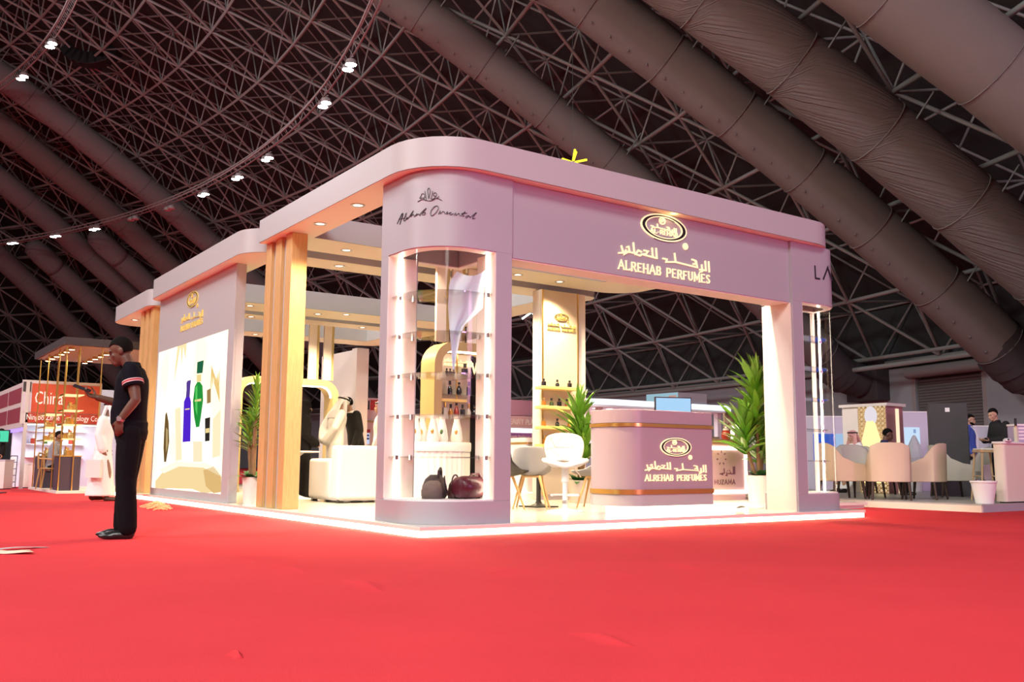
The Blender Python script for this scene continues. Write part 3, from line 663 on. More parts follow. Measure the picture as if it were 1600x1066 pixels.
# timber fin screens
def timber(y0, label):
    t = thing('timber_screen', label, 'column', (.3, y0 + .4, .1))
    for i in range(3):
        y = y0 + .36 * i
        o = obj('timber_fin', MB().box(.1, .315, y, y + .2, .1, 3.555 if y0 > 8 else 3.645), M_timber, t, True, smooth=0, bevel=.006)
        if i < 2: obj('spacer_panel', MB().box(.15, .30, y + .2, y + .36, .1, 3.555 if y0 > 8 else 3.645), M_lip, t, True, smooth=0)
    return t
timber(3.62, 'golden timber fin column between the corner tower opening and the light box wall')
timber(10.3, 'golden timber fin column beyond the light box, behind the man with a phone')

# light box wall
LB = 9.85
t = thing('light_box_wall', 'pale mauve wall with a glowing perfume poster and gold emblem, left side of the stand', 'wall panel', (.25, 7.7, .1))
obj('wall_body', MB().box(.13, .25, 5.72, LB, .101, 3.595), M_lip, t, True, smooth=0, bevel=.006)
obj('poster_frame', MB().box(.10, .13, 5.72, LB, .101, .215).box(.10, .13, 5.72, 5.98, .215, 2.64).box(.10, .13, LB - .04, LB, .215, 2.64).box(.10, .13, 5.72, LB, 2.64, 3.595), M_lip, t, True, smooth=0, kind='stuff')
def pm(name, c, s=1.0): return emat(name, c, s)
def grad_mat():
    m = bpy.data.materials.new('poster_backlight'); m.use_nodes = True; nt = m.node_tree; nt.nodes.clear(); tc = nt.nodes.new('ShaderNodeTexCoord'); sp = nt.nodes.new('ShaderNodeSeparateXYZ')
    n = nt.nodes.new('ShaderNodeTexNoise'); n.inputs['Scale'].default_value = .9; n.inputs['Detail'].default_value = 1; cr = nt.nodes.new('ShaderNodeValToRGB')
    cr.color_ramp.elements[0].position = .35; cr.color_ramp.elements[0].color = (1, .86, .60, 1); cr.color_ramp.elements[1].position = .62; cr.color_ramp.elements[1].color = (1, .97, .86, 1)
    e = nt.nodes.new('ShaderNodeEmission'); e.inputs[1].default_value = 1.5; o = nt.nodes.new('ShaderNodeOutputMaterial')
    nt.links.new(tc.outputs['Object'], n.inputs['Vector']); nt.links.new(n.outputs['Fac'], cr.inputs[0]); nt.links.new(cr.outputs[0], e.inputs[0]); nt.links.new(e.outputs[0], o.inputs[0]); return m
ps = obj('poster', MB().box(.115, .13, 5.98, LB - .04, .215, 2.64), grad_mat(), t, True, smooth=0)
def on_poster(px, py): p = onx(px, py, .114); return (-p.y, p.z)
def flat(name, pts, m, layer): obj(name, MB().prism([on_poster(*p) for p in pts], 0, .0012, YZ(.114 - .0014 * layer)), m, ps, True, smooth=0)
def cen(pts, n=1): return pts
flat('printed_podium', [(243, 752), (255, 737), (280, 727), (320, 729), (345, 742), (345, 768), (318, 771), (300, 764), (262, 763), (243, 766)], pm('pr_sand', (.95, .72, .36), 1.0), 1)
flat('printed_podium_top', [(249, 733), (275, 722), (322, 724), (345, 734), (344, 744), (318, 731), (280, 729), (256, 740)], pm('pr_ivory', (1, .93, .72), 1.15), 2)
flat('printed_block', [(302, 690), (316, 690), (316, 722), (302, 722)], pm('pr_block', (1, .86, .58), 1.0), 1)
flat('printed_block', [(274, 640), (282, 636), (284, 718), (275, 720)], pm('pr_block2', (1, .84, .55), 1.05), 1)
flat('printed_block', [(333, 655), (345, 640), (344, 712), (332, 716)], pm('pr_block2', (1, .84, .55), 1.0), 1)
for s in range(6):
    flat('printed_grass', [(344, 630), (341 - 2 * s, 600 - 6 * s), (338 - 3 * s + 6, 572 + 9 * s), (343 - 2 * s, 602 - 4 * s)], pm('pr_grass', (.86, .58, .20), 1.0), 3)
for s, (a, c) in enumerate(((272, 575), (276, 560), (284, 548), (290, 536))):
    flat('printed_palm_leaf', [(278 + s * 2, 537 - s * 3), (a, c + 26), (a + 2, c), (283 + s * 2, 536 - s * 4)], pm('pr_palm', (.95, .76, .42), 1.1), 1)
flat('printed_slim_bottle', [(259, 648), (261, 644), (264, 660), (265, 690), (261, 716), (260, 722), (257, 722), (256, 700), (257, 676)], pm('pr_bronze', (.16, .09, .03), 1.0), 4)
flat('printed_slim_bottle_shine', [(260, 668), (263, 672), (263, 695), (260, 708)], pm('pr_bronze2', (.5, .36, .16), 1.0), 5)
flat('printed_blue_bottle', [(288, 628), (291, 621), (297, 620), (299, 628), (298, 690), (286, 691)], pm('pr_blue', (.085, .02, .62), 1.0), 4)
flat('printed_blue_cap', [(292, 598), (294, 595), (299, 594), (298, 602), (297, 620), (291, 621), (292, 610)], pm('pr_blue2', (.10, .05, .30), 1.0), 4)
flat('printed_gold_label', [(290, 639), (297, 638), (297, 640), (290, 641)], pm('pr_gold', (.9, .7, .3), 1.0), 5)
flat('printed_green_bottle', [(305, 604), (309, 597), (313, 597), (317, 603), (318, 625), (314, 655), (312, 667), (307, 668), (304, 652), (302, 628)], pm('pr_green', (.02, .30, .045), 1.0), 4)
flat('printed_green_shine', [(306, 606), (309, 602), (309, 650), (306, 640)], pm('pr_green2', (.10, .62, .12), 1.0), 5)
flat('printed_gold_neck', [(308, 586), (315, 585), (315, 596), (308, 597)], pm('pr_gold', (.9, .7, .3), 1.0), 4)
flat('printed_green_cap', [(309, 566), (319, 563), (317, 583), (308, 584)], pm('pr_green3', (.02, .13, .06), 1.0), 4)
flat('printed_gold_label', [(305, 625), (315, 623), (315, 627), (305, 628)], pm('pr_gold', (.9, .7, .3), 1.0), 5)
flat('printed_tan_bottle', [(324, 610), (330, 607), (330, 629), (324, 631)], pm('pr_tan', (.36, .22, .08), 1.0), 4)
flat('printed_black_bottle', [(321, 654), (329, 652), (328, 689), (321, 690)], pm('pr_black', (.03, .025, .02), 1.0), 4)
flat('printed_gold_label', [(322, 670), (328, 669), (328, 676), (322, 677)], pm('pr_gold', (.9, .7, .3), 1.0), 5)
flat('printed_rock', [(318, 735), (334, 729), (346, 745), (346, 769), (334, 771), (322, 760)], pm('pr_rock', (.85, .55, .22), .9), 2)
sign_pack(-7.85, 3.00, 1.22, YZ(.10), t, m=mat('glowing_gold', (.75, .55, .14), .35, .5, emit=(1, .75, .25), es=.35), dz=0)  # gold letters given a faint glow in the material
# ------------------------------------------------------------------ furniture and displays on the stand
FZ = .101
# reception counter
cx0, cx1, cy0, cy1 = 2.87, 4.34, .35, 1.14
t = thing('reception_counter', 'mauve reception counter with rounded corner, gold bands and backlit lettering', 'counter', ((cx0 + cx1) / 2, .75, FZ))
rr = lambda k: rrect(cx0 - k, cx1 + k, cy0 - k, cy1 + k, (.30, .05, .05, .30), 12)
obj('lit_kick', MB().prism(rrect(cx0 + .14, cx1 - .08, cy0 + .1, cy1 - .1, (.3, .05, .05, .3), 10), FZ, .21), emat('kick_glow', (1, .88, .66), 3.5), t, True)
obj('lower_panel', MB().prism(rr(0), .21, .345), M_cm if 'M_cm' in globals() else mat('counter_cream_mauve', (.52, .44, .43), .4), t, True)
obj('gold_band', MB().prism(rr(.012), .345, .40), M_gold, t, True)
obj('body', MB().prism(rr(0), .40, 1.125), mat('counter_mauve', (.43, .33, .355), .38), t, True)
obj('gold_band', MB().prism(rr(.012), 1.125, 1.165), M_gold, t, True)
obj('top_panel', MB().prism(rr(0), 1.165, 1.325), mat('counter_mauve', (.43, .33, .355), .38), t, True, bevel=.006)
sign_pack(3.68, .605, 1.02, XZ(cy0), t, dz=.0)
# screen on the counter
t = thing('monitor', 'black flat monitor with pale blue screen standing on the mauve counter', 'monitor', (4.16, .86, 1.326), math.radians(-22))
obj('stand_foot', MB().prism(rrect(-.12, .12, -.08, .08, (.03,) * 4), 0, .012), M_black, t); obj('stand_neck', MB().box(-.02, .02, -.01, .02, .012, .10), M_black, t, smooth=0)
obj('casing', MB().box(-.25, .25, -.012, .018, .015, .215), M_black, t, smooth=0, bevel=.006)
obj('screen', MB().box(-.235, .235, -.016, -.012, .03, .20), emat('screen_blue', (.42, .68, .95), 1.0), t, smooth=0)

# bar stool with quilted white shell
t = thing('bar_stool', 'white quilted bar stool on a chrome column and disc base, in front of the counter', 'bar stool', (2.93, 1.52, FZ), math.radians(146))
obj('base_disc', MB().lathe([(.001, 0), (.23, 0), (.23, .012), (.06, .035), (.03, .05), (.001, .05)], 32), M_white, t)
obj('gas_column', MB().lathe([(.032, .04), (.032, .36), (.045, .365), (.045, .54), (.001, .54)], 18), M_white, t)
obj('column_collar', MB().lathe([(.038, .10), (.038, .14), (.001, .14)], 16), M_steel, t)
def ring_pts(r, z, a0, a1, n=16, sx=1, sy=1): return [(r * sx * math.cos(math.radians(a0 + (a1 - a0) * i / n)), r * sy * math.sin(math.radians(a0 + (a1 - a0) * i / n)), z) for i in range(n + 1)]
obj('foot_ring', MB().tube([(0, 0, .20)] + ring_pts(.17, .20, -200, 20, 16), .013, 8), M_white, t)
def shell(n, m, f): 
    b = MB(); b.rings([[f(i / n, j / m) for j in range(m + 1)] for i in range(n + 1)], False, False); return b
def solid(o, th, sub=1):
    s = o.modifiers.new('thick', 'SOLIDIFY'); s.thickness = th; s.offset = 0
    if sub: d = o.modifiers.new('sub', 'SUBSURF'); d.levels = sub; d.render_levels = sub
    return o
def stool_seat(u, v):
    x = (v - .5) * 2; y = (u - .5) * 2
    rx = .29 * (1 - .18 * abs(y) ** 3); return (x * rx, y * .20 * (1 - .25 * x * x), .565 + .075 * abs(x) ** 2.6 + .03 * max(-y, 0) ** 2 + .012 * math.cos(6 * x) * math.cos(4 * y))
solid(obj('seat_shell', shell(10, 14, stool_seat), M_leather, t, smooth=180), .05)
def stool_back(u, v):  # u up, v across; back is at -Y of the seat (towards the aisle)
    x = (v - .5) * 2; w = .165 + .085 * math.sin(PI * min(u * .62 + .1, 1)) - .05 * max(0, u - .7) ** 1.5 * 3
    qz = .60 + .36 * u; return (x * w, -.20 - .05 * u + .10 * x * x, qz + .02 * (1 - x * x) - .03 * abs(x) ** 4 * u)
bk = solid(obj('back_shell', shell(10, 14, stool_back), M_leather, t, smooth=180), .045)
def seam(pts, par, m): obj('stitch_seam', MB().tube(pts, .0045, 5), m, par, smooth=180)
M_seamw = mat('seam_grey', (.66, .62, .58), .7)  # stitch seams a little greyer than the leather
def sb(u, v, o=.026): p = stool_back(u, v); return (p[0], p[1] + o, p[2])
for l in ([(.5, .02), (.5, .98)], [(.98, .5), (.52, .27)], [(.98, .5), (.52, .73)], [(.52, .27), (.96, .12)], [(.52, .73), (.96, .88)], [(.48, .12), (.02, .5)], [(.48, .88), (.02, .5)]):
    (a, b2), (c, d2) = l; seam([sb(a + (c - a) * i / 8, b2 + (d2 - b2) * i / 8) for i in range(9)], bk, M_seamw)
obj('loose_strap', MB().tube([(-.13, -.12, .56), (-.15, -.16, .50), (-.19, -.17, .46), (-.21, -.16, .42)], [(.012, .004)] * 4, 6), M_leather, t)

# grey tub chairs with beech legs
M_shellg = mat('grey_shell', (.36, .36, .37), .5); M_beech = wood('beech', (.80, .52, .22), (.70, .42, .16))
def tub_chair(name, loc, rz, label, m):
    t = thing(name, label, 'chair', loc, rz, 'tub chairs at the little table')
    def f(u, v):   # u: front lip -> seat -> back top, v across
        x = (v - .5) * 2
        if u < .5:
            q = u / .5; y = .24 - .42 * q; z = .455 - .035 * math.sin(PI * q) + .17 * abs(x) ** 3 * (.25 + q * .75); w = .24 + .03 * q
        else:
            q = (u - .5) / .5; y = -.18 - .10 * q; z = .455 + .36 * q + .17 * abs(x) ** 3 * (1 - q) - .05 * abs(x) ** 4 * q; w = .27 - .04 * q
        return (x * w, y + .20 * x * x * (u if u > .35 else .35) * (1 if u > .3 else .6), z)
    solid(obj('shell', shell(16, 12, f), m, t, smooth=180), .022)
    for sx in (-1, 1):
        for sy in (-1, 1):
            obj('leg', MB().tube([(sx * .11, sy * .10 - .02, .43), (sx * .225, sy * .215 - .02, 0)], [.020, .011], 10), M_beech, t)
    obj('under_frame', MB().box(-.13, .13, -.14, .10, .405, .43), M_beech, t, smooth=0, bevel=.01)
    return t
tub_chair('tub_chair', (3.08, 2.42, FZ), math.radians(-42), 'grey tub chair with beech legs behind the white bar stool, left one', M_shellg)
tub_chair('tub_chair', (3.98, 2.20, FZ), math.radians(38), 'grey tub chair with beech legs half hidden between bar stool and counter', M_shellg)
tub_chair('tub_chair', (2.62, 2.45, FZ), math.radians(-80), 'tub chair with beech legs cut off by the corner tower edge', M_black)
def round_table(loc, h, r, label, mtop, mcol, square=False, base=.22):
    t = thing('pedestal_table', label, 'table', loc)
    obj('table_top', MB().lathe([(.001, h - .03), (r - .01, h - .03), (r, h - .015), (r - .005, h), (.001, h)], 32), mtop, t)
    obj('column', MB().lathe([(.06, .03), (.032, .08), (.032, h - .08), (.10, h - .03)], 16), mcol, t)
    obj('base', MB().prism(rrect(-base, base, -base, base, (.02,) * 4), 0, .015).lathe([(base * .75, .015), (.06, .05)], 4) if square else MB().lathe([(.001, 0), (base, 0), (base, .012), (base * .5, .03), (.05, .06), (.001, .06)], 28), mcol, t)
    return t
round_table((3.42, 2.72, FZ), .70, .32, 'small table on a black column behind the tub chairs', M_white, M_black, True, .2)
round_table((1.50, 6.55, FZ), .76, .34, 'round white pedestal table beside the white armchair', M_white, M_white, False, .27)

# white armchair seen from behind
t = thing('armchair', 'boxy white leather armchair with its back to the corner tower', 'armchair', (1.93, 5.42, FZ))
obj('base_frame', MB().box(-.46, .46, -.5, .5, .03, .12), M_leather, t, smooth=0, bevel=.02)
obj('backrest', MB().box(-.50, .62, -.54, -.26, .045, .83), M_leather, t, bevel=.05, seg=4)
obj('armrest', MB().box(-.50, -.26, -.252, .54, .045, .64), M_leather, t, bevel=.05, seg=4)
obj('armrest', MB().box(.38, .62, -.252, .54, .045, .64), M_leather, t, bevel=.05, seg=4)
obj('seat_cushion', MB().box(-.252, .372, -.252, .52, .122, .42), M_leather, t, bevel=.05, seg=4)
for x in (-.42, -.2, .35, .54):
    for y in (-.46, .46): obj('foot', MB().box(x - .04, x + .04, y - .03, y + .03, 0, .044), M_black, t, smooth=0)

# white shopping bag on the armchair is not seen; palms instead
M_leaf = mat('palm_leaf', (.16, .36, .035), .38, noise=.35, nscale=6, coat=.2); M_leaf2 = mat('palm_leaf_dark', (.045, .20, .05), .4, noise=.3, nscale=6)
M_trunk = mat('palm_trunk', (.20, .12, .05), .8, noise=.3, nscale=12, bump=.4, bscale=30); M_pot = mat('cream_pot', (.82, .76, .66), .4); M_soil = mat('soil', (.03, .02, .012), .95)
def leaf_mesh(name, ln, w, droop, fold=.25, n=7):
    b = MB(); rs = []
    for i in range(n + 1):
        u = i / n; y = ln * u * (1 - .12 * droop * u); z = -ln * droop * u * u * .55; ww = w * max(.08, (math.sin(PI * min(1, .12 + u * .88)) ** .55)) * (1 if u < .75 else (1 - (u - .75) * 2.4))
        rs.append([(-ww, y, z + ww * fold), (0, y, z), (ww, y, z + ww * fold)])
    b.rings(rs, False, False); return b.mesh(name, 180)
LEAVES = [leaf_mesh('leaf', .50, .036, .25), leaf_mesh('leaf', .44, .034, .5), leaf_mesh('leaf', .40, .038, .12), leaf_mesh('leaf', .52, .040, .7)]
BROAD = [leaf_mesh('ground_leaf', .20, .055, .9, .15, 5), leaf_mesh('ground_leaf', .16, .06, .5, .15, 5)]
for m in LEAVES: m.materials.append(M_leaf)
for m in BROAD: m.materials.append(M_leaf2)
def palm(loc, rz, label, h=1.55, stems=((0, 0, 1.0), (.07, .05, .62)), seed=1, pot=.19, lk=1.0, poth=.34):
    rn = random.Random(seed); t = thing('potted_palm', label, 'plant', loc, rz, 'potted palms on the stand')
    obj('pot', MB().lathe([(.001, 0), (pot * .82, 0), (pot, poth), (pot * .9, poth), (pot * .88, poth - .03), (.001, poth - .03)], 24), M_pot, t)
    obj('soil', MB().lathe([(.001, poth - .028), (pot * .87, poth - .025), (.001, poth - .02)], 16), M_soil, t)
    for (sx, sy, k) in stems:
        top = h * k; pts = [(sx * q / 3 + .5 * sx, sy * q / 3 + .5 * sy, poth - .03 + (top * .55 - poth) * q / 3) for q in range(4)]
        obj('stem', MB().tube(pts, [.035, .032, .03, .026], 8), M_trunk, t)
        n = int(58 * k + 12); x0, y0, z0 = pts[-1]
        for i in range(n):
            u = i / n; a = i * 2.399 + rn.uniform(-.3, .3); el = math.radians(26 + 54 * u + rn.uniform(-8, 8)); z = z0 - .15 + (top * .30) * u
            me = LEAVES[rn.choice((0, 0, 1, 3)) if u < .7 else rn.choice((0, 2))]; o = link_mesh('leaf', me, None, t)
            M = Matrix.Rotation(a, 4, 'Z') @ Matrix.Rotation(el, 4, 'X') @ Matrix.Rotation(rn.uniform(-.5, .5), 4, 'Y')
            s = lk * rn.uniform(.75, 1.05) * (1 if u < .8 else .85); o.matrix_local = Matrix.Translation((x0, y0, z)) @ M @ Matrix.Diagonal((s, s, s, 1))
    for i in range(16):
        a = i * 2.4; o = link_mesh('ground_leaf', BROAD[i % 2], None, t)
        o.matrix_local = Matrix.Translation((.06 * math.cos(a), .06 * math.sin(a), poth - .02)) @ Matrix.Rotation(a - PI / 2, 4, 'Z') @ Matrix.Rotation(math.radians(rn.uniform(15, 65)), 4, 'X')
    return t
palm((7.62, 2.40, FZ), .3, 'tall potted palm in a cream pot between the counter and the right tower', 2.55, ((-.05, 0, 1.0), (.12, .02, .55), (-.10, .10, .66)), 4, .22, 1.4, .42)
pp_ = ony(392, 700, 5.42); palm((pp_.x + .05, 5.42, FZ), 1.2, 'potted palm squeezed between the timber fins and the light box wall', 2.2, ((0, 0, 1.0), (.06, .05, .75)), 5, .15, .62, .37)
palm((4.75, 3.45, FZ), 2.0, 'potted palm behind the counter in front of the cream display column', 1.95, ((0, 0, .98), (-.08, .06, .7)), 6, .19, 1.15, .34)
palm((3.10, 5.95, FZ), 2.6, 'potted palm seen through the corner tower, left of the fluted podium', 1.6, ((0, 0, 1.0), (.06, .05, .7)), 8, .18, .9, .34)

# cream display column with gold-edged sign panel and four shelves
X0, X1, Y0 = 4.86, 5.64, 4.56
t = thing('display_column', 'tall cream display column with gold edges, emblem and small bottle shelves', 'display', ((X0 + X1) / 2, Y0 + .1, FZ))
obj('core', MB().box(X0 + .02, X1 + .2, Y0 + .05, Y0 + .28, FZ, 3.58), M_cream, t, True, smooth=0, bevel=.004)
obj('sign_panel', MB().box(X0, X1, Y0, Y0 + .05, FZ + .08, 3.57), M_goldc if 'M_goldc' in globals() else mat('champagne_panel', (.66, .57, .42), .5), t, True, smooth=0, bevel=.004)
for x in (X0 + .004, X1 - .026): obj('gold_edge', MB().box(x, x + .024, Y0 - .012, Y0, FZ + .08, 3.57), M_gold, t, True, smooth=0)
sign_pack((X0 + X1) / 2 + .02, 2.96, .60, XZ(Y0), t, m=mat('glowing_gold', (.75, .55, .14), .35, .5, emit=(1, .75, .25), es=.35), depth=.02)  # emission added so the letters stand out from the panel
SH = []
for z in (1.94, 1.62, 1.29, 1.0):
    obj('shelf', MB().box(X0 - .14, X1 - .16, Y0 - .22, Y0 - .001, z - .05, z), mat('lit_yellow_shelf', (.85, .60, .20), .4, emit=(1, .62, .18), es=.25), t, True, smooth=0, bevel=.006); SH.append(z)

# perfume bottles
M_amber = mat('dark_amber', (.05, .018, .01), .15, coat=.4); M_flask = mat('black_glass', (.012, .012, .014), .12, coat=.4); M_honey = mat('honey_glass', (.55, .22, .03), .15, coat=.4); M_ruby = mat('ruby_glass', (.40, .05, .03), .15, coat=.4); M_green = mat('olive_glass', (.06, .10, .03), .15, coat=.4); M_clear = mat('pale_glass', (.75, .72, .55), .15, coat=.4)
def bottle(loc, label, m, h=.13, w=.028, cap=None, group='perfume bottles on the shelves', kind=0):
    t = thing('perfume_bottle', label, 'bottle', loc, 0, group)
    if kind == 0: b = MB().prism(rrect(-w, w, -w * .7, w * .7, (.008,) * 4, 3), 0, h * .62)
    elif kind == 1: b = MB().lathe([(.001, 0), (w, 0), (w * 1.05, h * .35), (w * .5, h * .62), (.001, h * .62)], 12)
    else: b = MB().lathe([(.001, 0), (w * .8, 0), (w * 1.3, h * .2), (w * 1.1, h * .45), (w * .45, h * .75), (.001, h * .75)], 14)
    obj('flask', b, m, t); z1 = h * (.62 if kind < 2 else .75)
    obj('neck', MB().lathe([(w * .38, z1), (w * .38, z1 + h * .06), (.001, z1 + h * .06)], 10), M_gold, t)
    obj('cap', MB().lathe([(.001, z1 + h * .06), (w * .55, z1 + h * .06), (w * .55, h), (.001, h)], 10), cap or M_black, t)
    return t
pos = ['left end', 'middle', 'right end']
for i, (z, nm) in enumerate(zip(SH, ('top', 'second', 'third', 'lowest'))):
    xs = [.02, .30, .56] if i != 1 else [.02, .18, .34, .50]
    if i == 3: xs = [.05, .13]
    for k, x in enumerate(xs):
        m = [M_flask, M_flask, M_flask] if i == 0 else [M_honey, M_green, M_flask, M_ruby] if i == 1 else [M_honey, M_flask, M_honey]
        cl = {M_flask.name: 'black', M_honey.name: 'amber', M_green.name: 'olive', M_ruby.name: 'red'}[m[k].name]
        bottle((X0 - .06 + x, Y0 - .11, z + .001), '%s bottle on the %s yellow shelf of the cream column, %s from left' % (cl, nm, ('first', 'second', 'third', 'fourth')[k]), m[k], .13 if i else .12, .034, kind=k % 2, cap=M_gold if cl == 'amber' else None, group='bottles on the yellow column shelves')

# gold arches with bottle shelves under slatted boards
def arch(x0, x1, y0, y1, top, r, label, name='gold_arch'):
    t = thing(name, label, 'display arch', ((x0 + x1) / 2, (y0 + y1) / 2, FZ)); w = .13
    def band(k):
        pts = [(x0 + k, FZ)]; 
        for cxx, a0, a1 in ((x0 + r, 180, 90), (x1 - r, 90, 0)):
            for i in range(9): a = math.radians(a0 + (a1 - a0) * i / 8); pts.append((cxx + (r - k) * math.cos(a), top - r + (r - k) * math.sin(a)))
        pts.append((x1 - k, FZ)); return pts
    o, i_ = band(0), band(w); n = len(o); b = MB()
    b.rings([[(p[0], y0, p[1]) for p in o], [(p[0], y1, p[1]) for p in o], [(p[0], y1, p[1]) for p in i_], [(p[0], y0, p[1]) for p in i_], [(p[0], y0, p[1]) for p in o]], False, False)
    obj('arch_frame', b, M_goldp, t, True, smooth=35)
    s = band(w + .001)[1:-1]; s2 = band(w + .018)[1:-1]; ym = y0 + .10
    b = MB(); b.rings([[(p[0], ym, p[1]) for p in s], [(p[0], ym + .03, p[1]) for p in s], [(p[0], ym + .03, p[1]) for p in s2], [(p[0], ym, p[1]) for p in s2], [(p[0], ym, p[1]) for p in s]], False, False)
    obj('led_line', b, M_ledw, t, True, smooth=35)
    return t
ax0, ax1, ay0, ay1 = 2.50, 3.70, 4.02, 4.42
t = arch(ax0, ax1, ay0, ay1, 2.47, .34, 'gold arch with lit bottle shelves seen through the corner tower')
obj('back_panel', MB().box(ax0 + .131, ax0 + .30, ay1 - .04, ay1 - .01, FZ, 2.2).box(ax1 - .36, ax1 - .131, ay1 - .04, ay1 - .01, FZ, 2.2), mat('black_lacquer', (.015, .013, .013), .8, spec=.05), t, True, smooth=0, kind='stuff')
obj('cream_panel', MB().box(ax0 + .30, ax1 - .36, ay1 - .06, ay1 - .01, FZ, 2.33), mat('champagne_panel', (.66, .57, .42), .5), t, True, smooth=0)
for x in (ax0 + .30, ax1 - .62): obj('gold_edge', MB().box(x, x + .02, ay1 - .075, ay1 - .06, FZ, 2.33), M_gold, t, True, smooth=0)
sign_pack(ax0 + .60, 2.20, .50, XZ(ay1 - .06), t, depth=.015, emblem=False)
for x in (ax0 + .14, ax1 - .33): letters('V', x, x + .09, 2.06, 2.22, XZ(ay1 - .045), .012, M_letter, t, True, w=.2, serif=False)
AS = [1.98, 1.70, 1.37]
for z in AS: obj('glass_shelf', MB().box(ax0 + .131, ax1 - .131, ay0 + .12, ay1 - .065, z - .012, z), M_acryl, t, True, smooth=0)
obj('lit_ledge', MB().box(ax0 + .14, ax0 + .72, ay1 - .16, ay1 - .065, 1.60, 1.64), mat('lit_yellow_shelf', (.85, .60, .20), .4), t, True, smooth=0)
rn = random.Random(11)
for z, nm, xs in ((AS[0], 'upper', (.20, .34, .40, .46, .66, .88, .94, 1.0)), (AS[1], 'middle', (.18, .40, .56, .74, .90, .98)), (AS[2], 'lower', (.18, .32, .42, .52, .63, .74, .84, .94, 1.02))):
    for k, x in enumerate(xs):
        m = M_flask if nm != 'lower' else (M_flask, M_clear, M_honey, M_ruby, M_flask, M_clear, M_flask, M_flask, M_honey)[k]
        if nm == 'middle' and k == 0: m = M_ruby
        big = (nm == 'upper' and k == 4); c = {M_flask.name: 'black', M_clear.name: 'pale', M_honey.name: 'amber', M_ruby.name: 'red'}[m.name]
        lab = ('large black bottle alone in the middle of the upper arch shelf' if big else '%s bottle on the %s shelf of the gold arch, %s' % (c, nm, ('first from the left', 'second from the left', 'third from the left', 'fourth from the left', 'fifth from the left', 'sixth from the left', 'seventh from the left', 'eighth from the left', 'ninth from the left')[k]))
        bottle((ax0 + x, ay0 + .22, z + .001), lab, m, .20 if big else (.11 if nm == 'upper' else .19 + .02 * (k % 2)), .045 if big else (.022 if nm == 'upper' else .034), group='bottles in the gold arch', kind=(k + len(nm)) % 3 if nm != 'upper' else 0, cap=M_gold if c == 'pale' else None)
# slatted boards above the arches
def slats(xs, y, z0, z1, label):
    t = thing('slat_screen', label, 'slat screen', (sum(xs) / len(xs), y, z0))
    for x in xs:
        s = obj('slat', MB().box(x, x + .17, y, y + .05, z0, z1), M_cream, t, True, smooth=0, bevel=.004); obj('gold_fillet', MB().box(x + .171, x + .225, y + .005, y + .11, z0, z1), M_goldp, s, True, smooth=0)
slats([2.60, 2.88, 3.16, 3.44], 4.16, 2.475, 3.64, 'cream and gold vertical slats above the arch seen through the corner tower')
arch(1.70, 3.86, 10.2, 10.65, 2.36, .36, 'gold lit arch at the back of the stand beyond the white armchair')
slats([2.55, 2.88, 3.21, 3.54], 10.3, 2.365, 3.50, 'cream and gold vertical slats above the rear arch left of the visitors')
t = thing('rear_wall', 'cream rear wall panel with a projecting end post behind the greeting visitors', 'wall panel', (6.1, 15, FZ))
obj('panel', MB().box(6.0, 6.12, 14.0, 16.0, FZ, 3.53), M_cream, t, True, smooth=0); obj('end_post', MB().box(5.94, 6.28, 13.72, 14.0, FZ, 3.55), M_cream, t, True, smooth=0, bevel=.006)
t = thing('framed_picture', 'dark framed picture low on the cream rear wall', 'picture', (5.99, 14.6, 1.9)); obj('frame', MB().box(5.965, 5.999, 14.1, 15.2, 1.62, 2.0), M_steel, t, True, smooth=0); obj('dark_print', MB().box(5.96, 5.965, 14.15, 15.15, 1.67, 1.95), M_dark, t, True, smooth=0)
# rear bay: black panel with gold letters, small chair
t = thing('black_panel', 'black wall panel with gold capital letters, glimpsed between timber fins and light box', 'wall panel', (1.2, 11.3, FZ))
obj('panel', MB().box(.62, 1.9, 11.5, 11.58, FZ, 3.0), M_dark, t, True, smooth=0); letters('ORI', .70, 1.10, 2.42, 2.66, XZ(11.5), .02, M_letter, t, True, w=.16, serif=False); letters('NCE', .80, 1.12, 2.14, 2.24, XZ(11.5), .02, M_letter, t, True, w=.16, serif=False)

# fluted white podium and its white flasks
t = thing('fluted_podium', 'round white fluted podium carrying tall white flasks, behind the corner tower', 'podium', (2.12, 3.3, FZ))
prof = []
N = 72; fl = [(.45 + (.012 if k % 2 else -.004)) for k in range(N)]
b = MB(); b.rings([[(fl[k] * math.cos(2 * PI * k / N), fl[k] * math.sin(2 * PI * k / N), z) for k in range(N)] for z in (0, .74)]); obj('fluted_drum', b, M_white, t, smooth=0)
obj('drum_top', MB().lathe([(.001, .74), (.47, .74), (.475, .78), (.475, .84), (.47, .86), (.001, .86)], 40), M_white, t)
M_flw = mat('white_porcelain', (.85, .82, .76), .25, coat=.4); M_tag = mat('green_tag', (.05, .14, .05), .5)
for k, (x, y) in enumerate(((-.33, -.02), (-.17, -.20), (.02, -.12), (.20, -.2), (.34, .03), (.12, .15), (-.12, .17))):
    tt = thing('white_flask', ('tall white tapered flask on the fluted podium, %s' % ('leftmost', 'second from the left', 'third, with a green oval label', 'fourth from the left', 'rightmost', 'behind to the right', 'behind to the left')[k]), 'bottle', (2.12 + x, 3.3 + y, FZ + .861), 0, 'white flasks on the podium')
    obj('flask', MB().lathe([(.001, 0), (.075, 0), (.085, .05), (.06, .2), (.036, .30), (.046, .34), (.036, .345), (.001, .33)], 18), M_flw, tt)
    obj('oval_label', MB().ell((-.045, -.055, .14), (.02, .02, .035), None, 10, 6), M_tag if k == 2 else M_gold, tt)
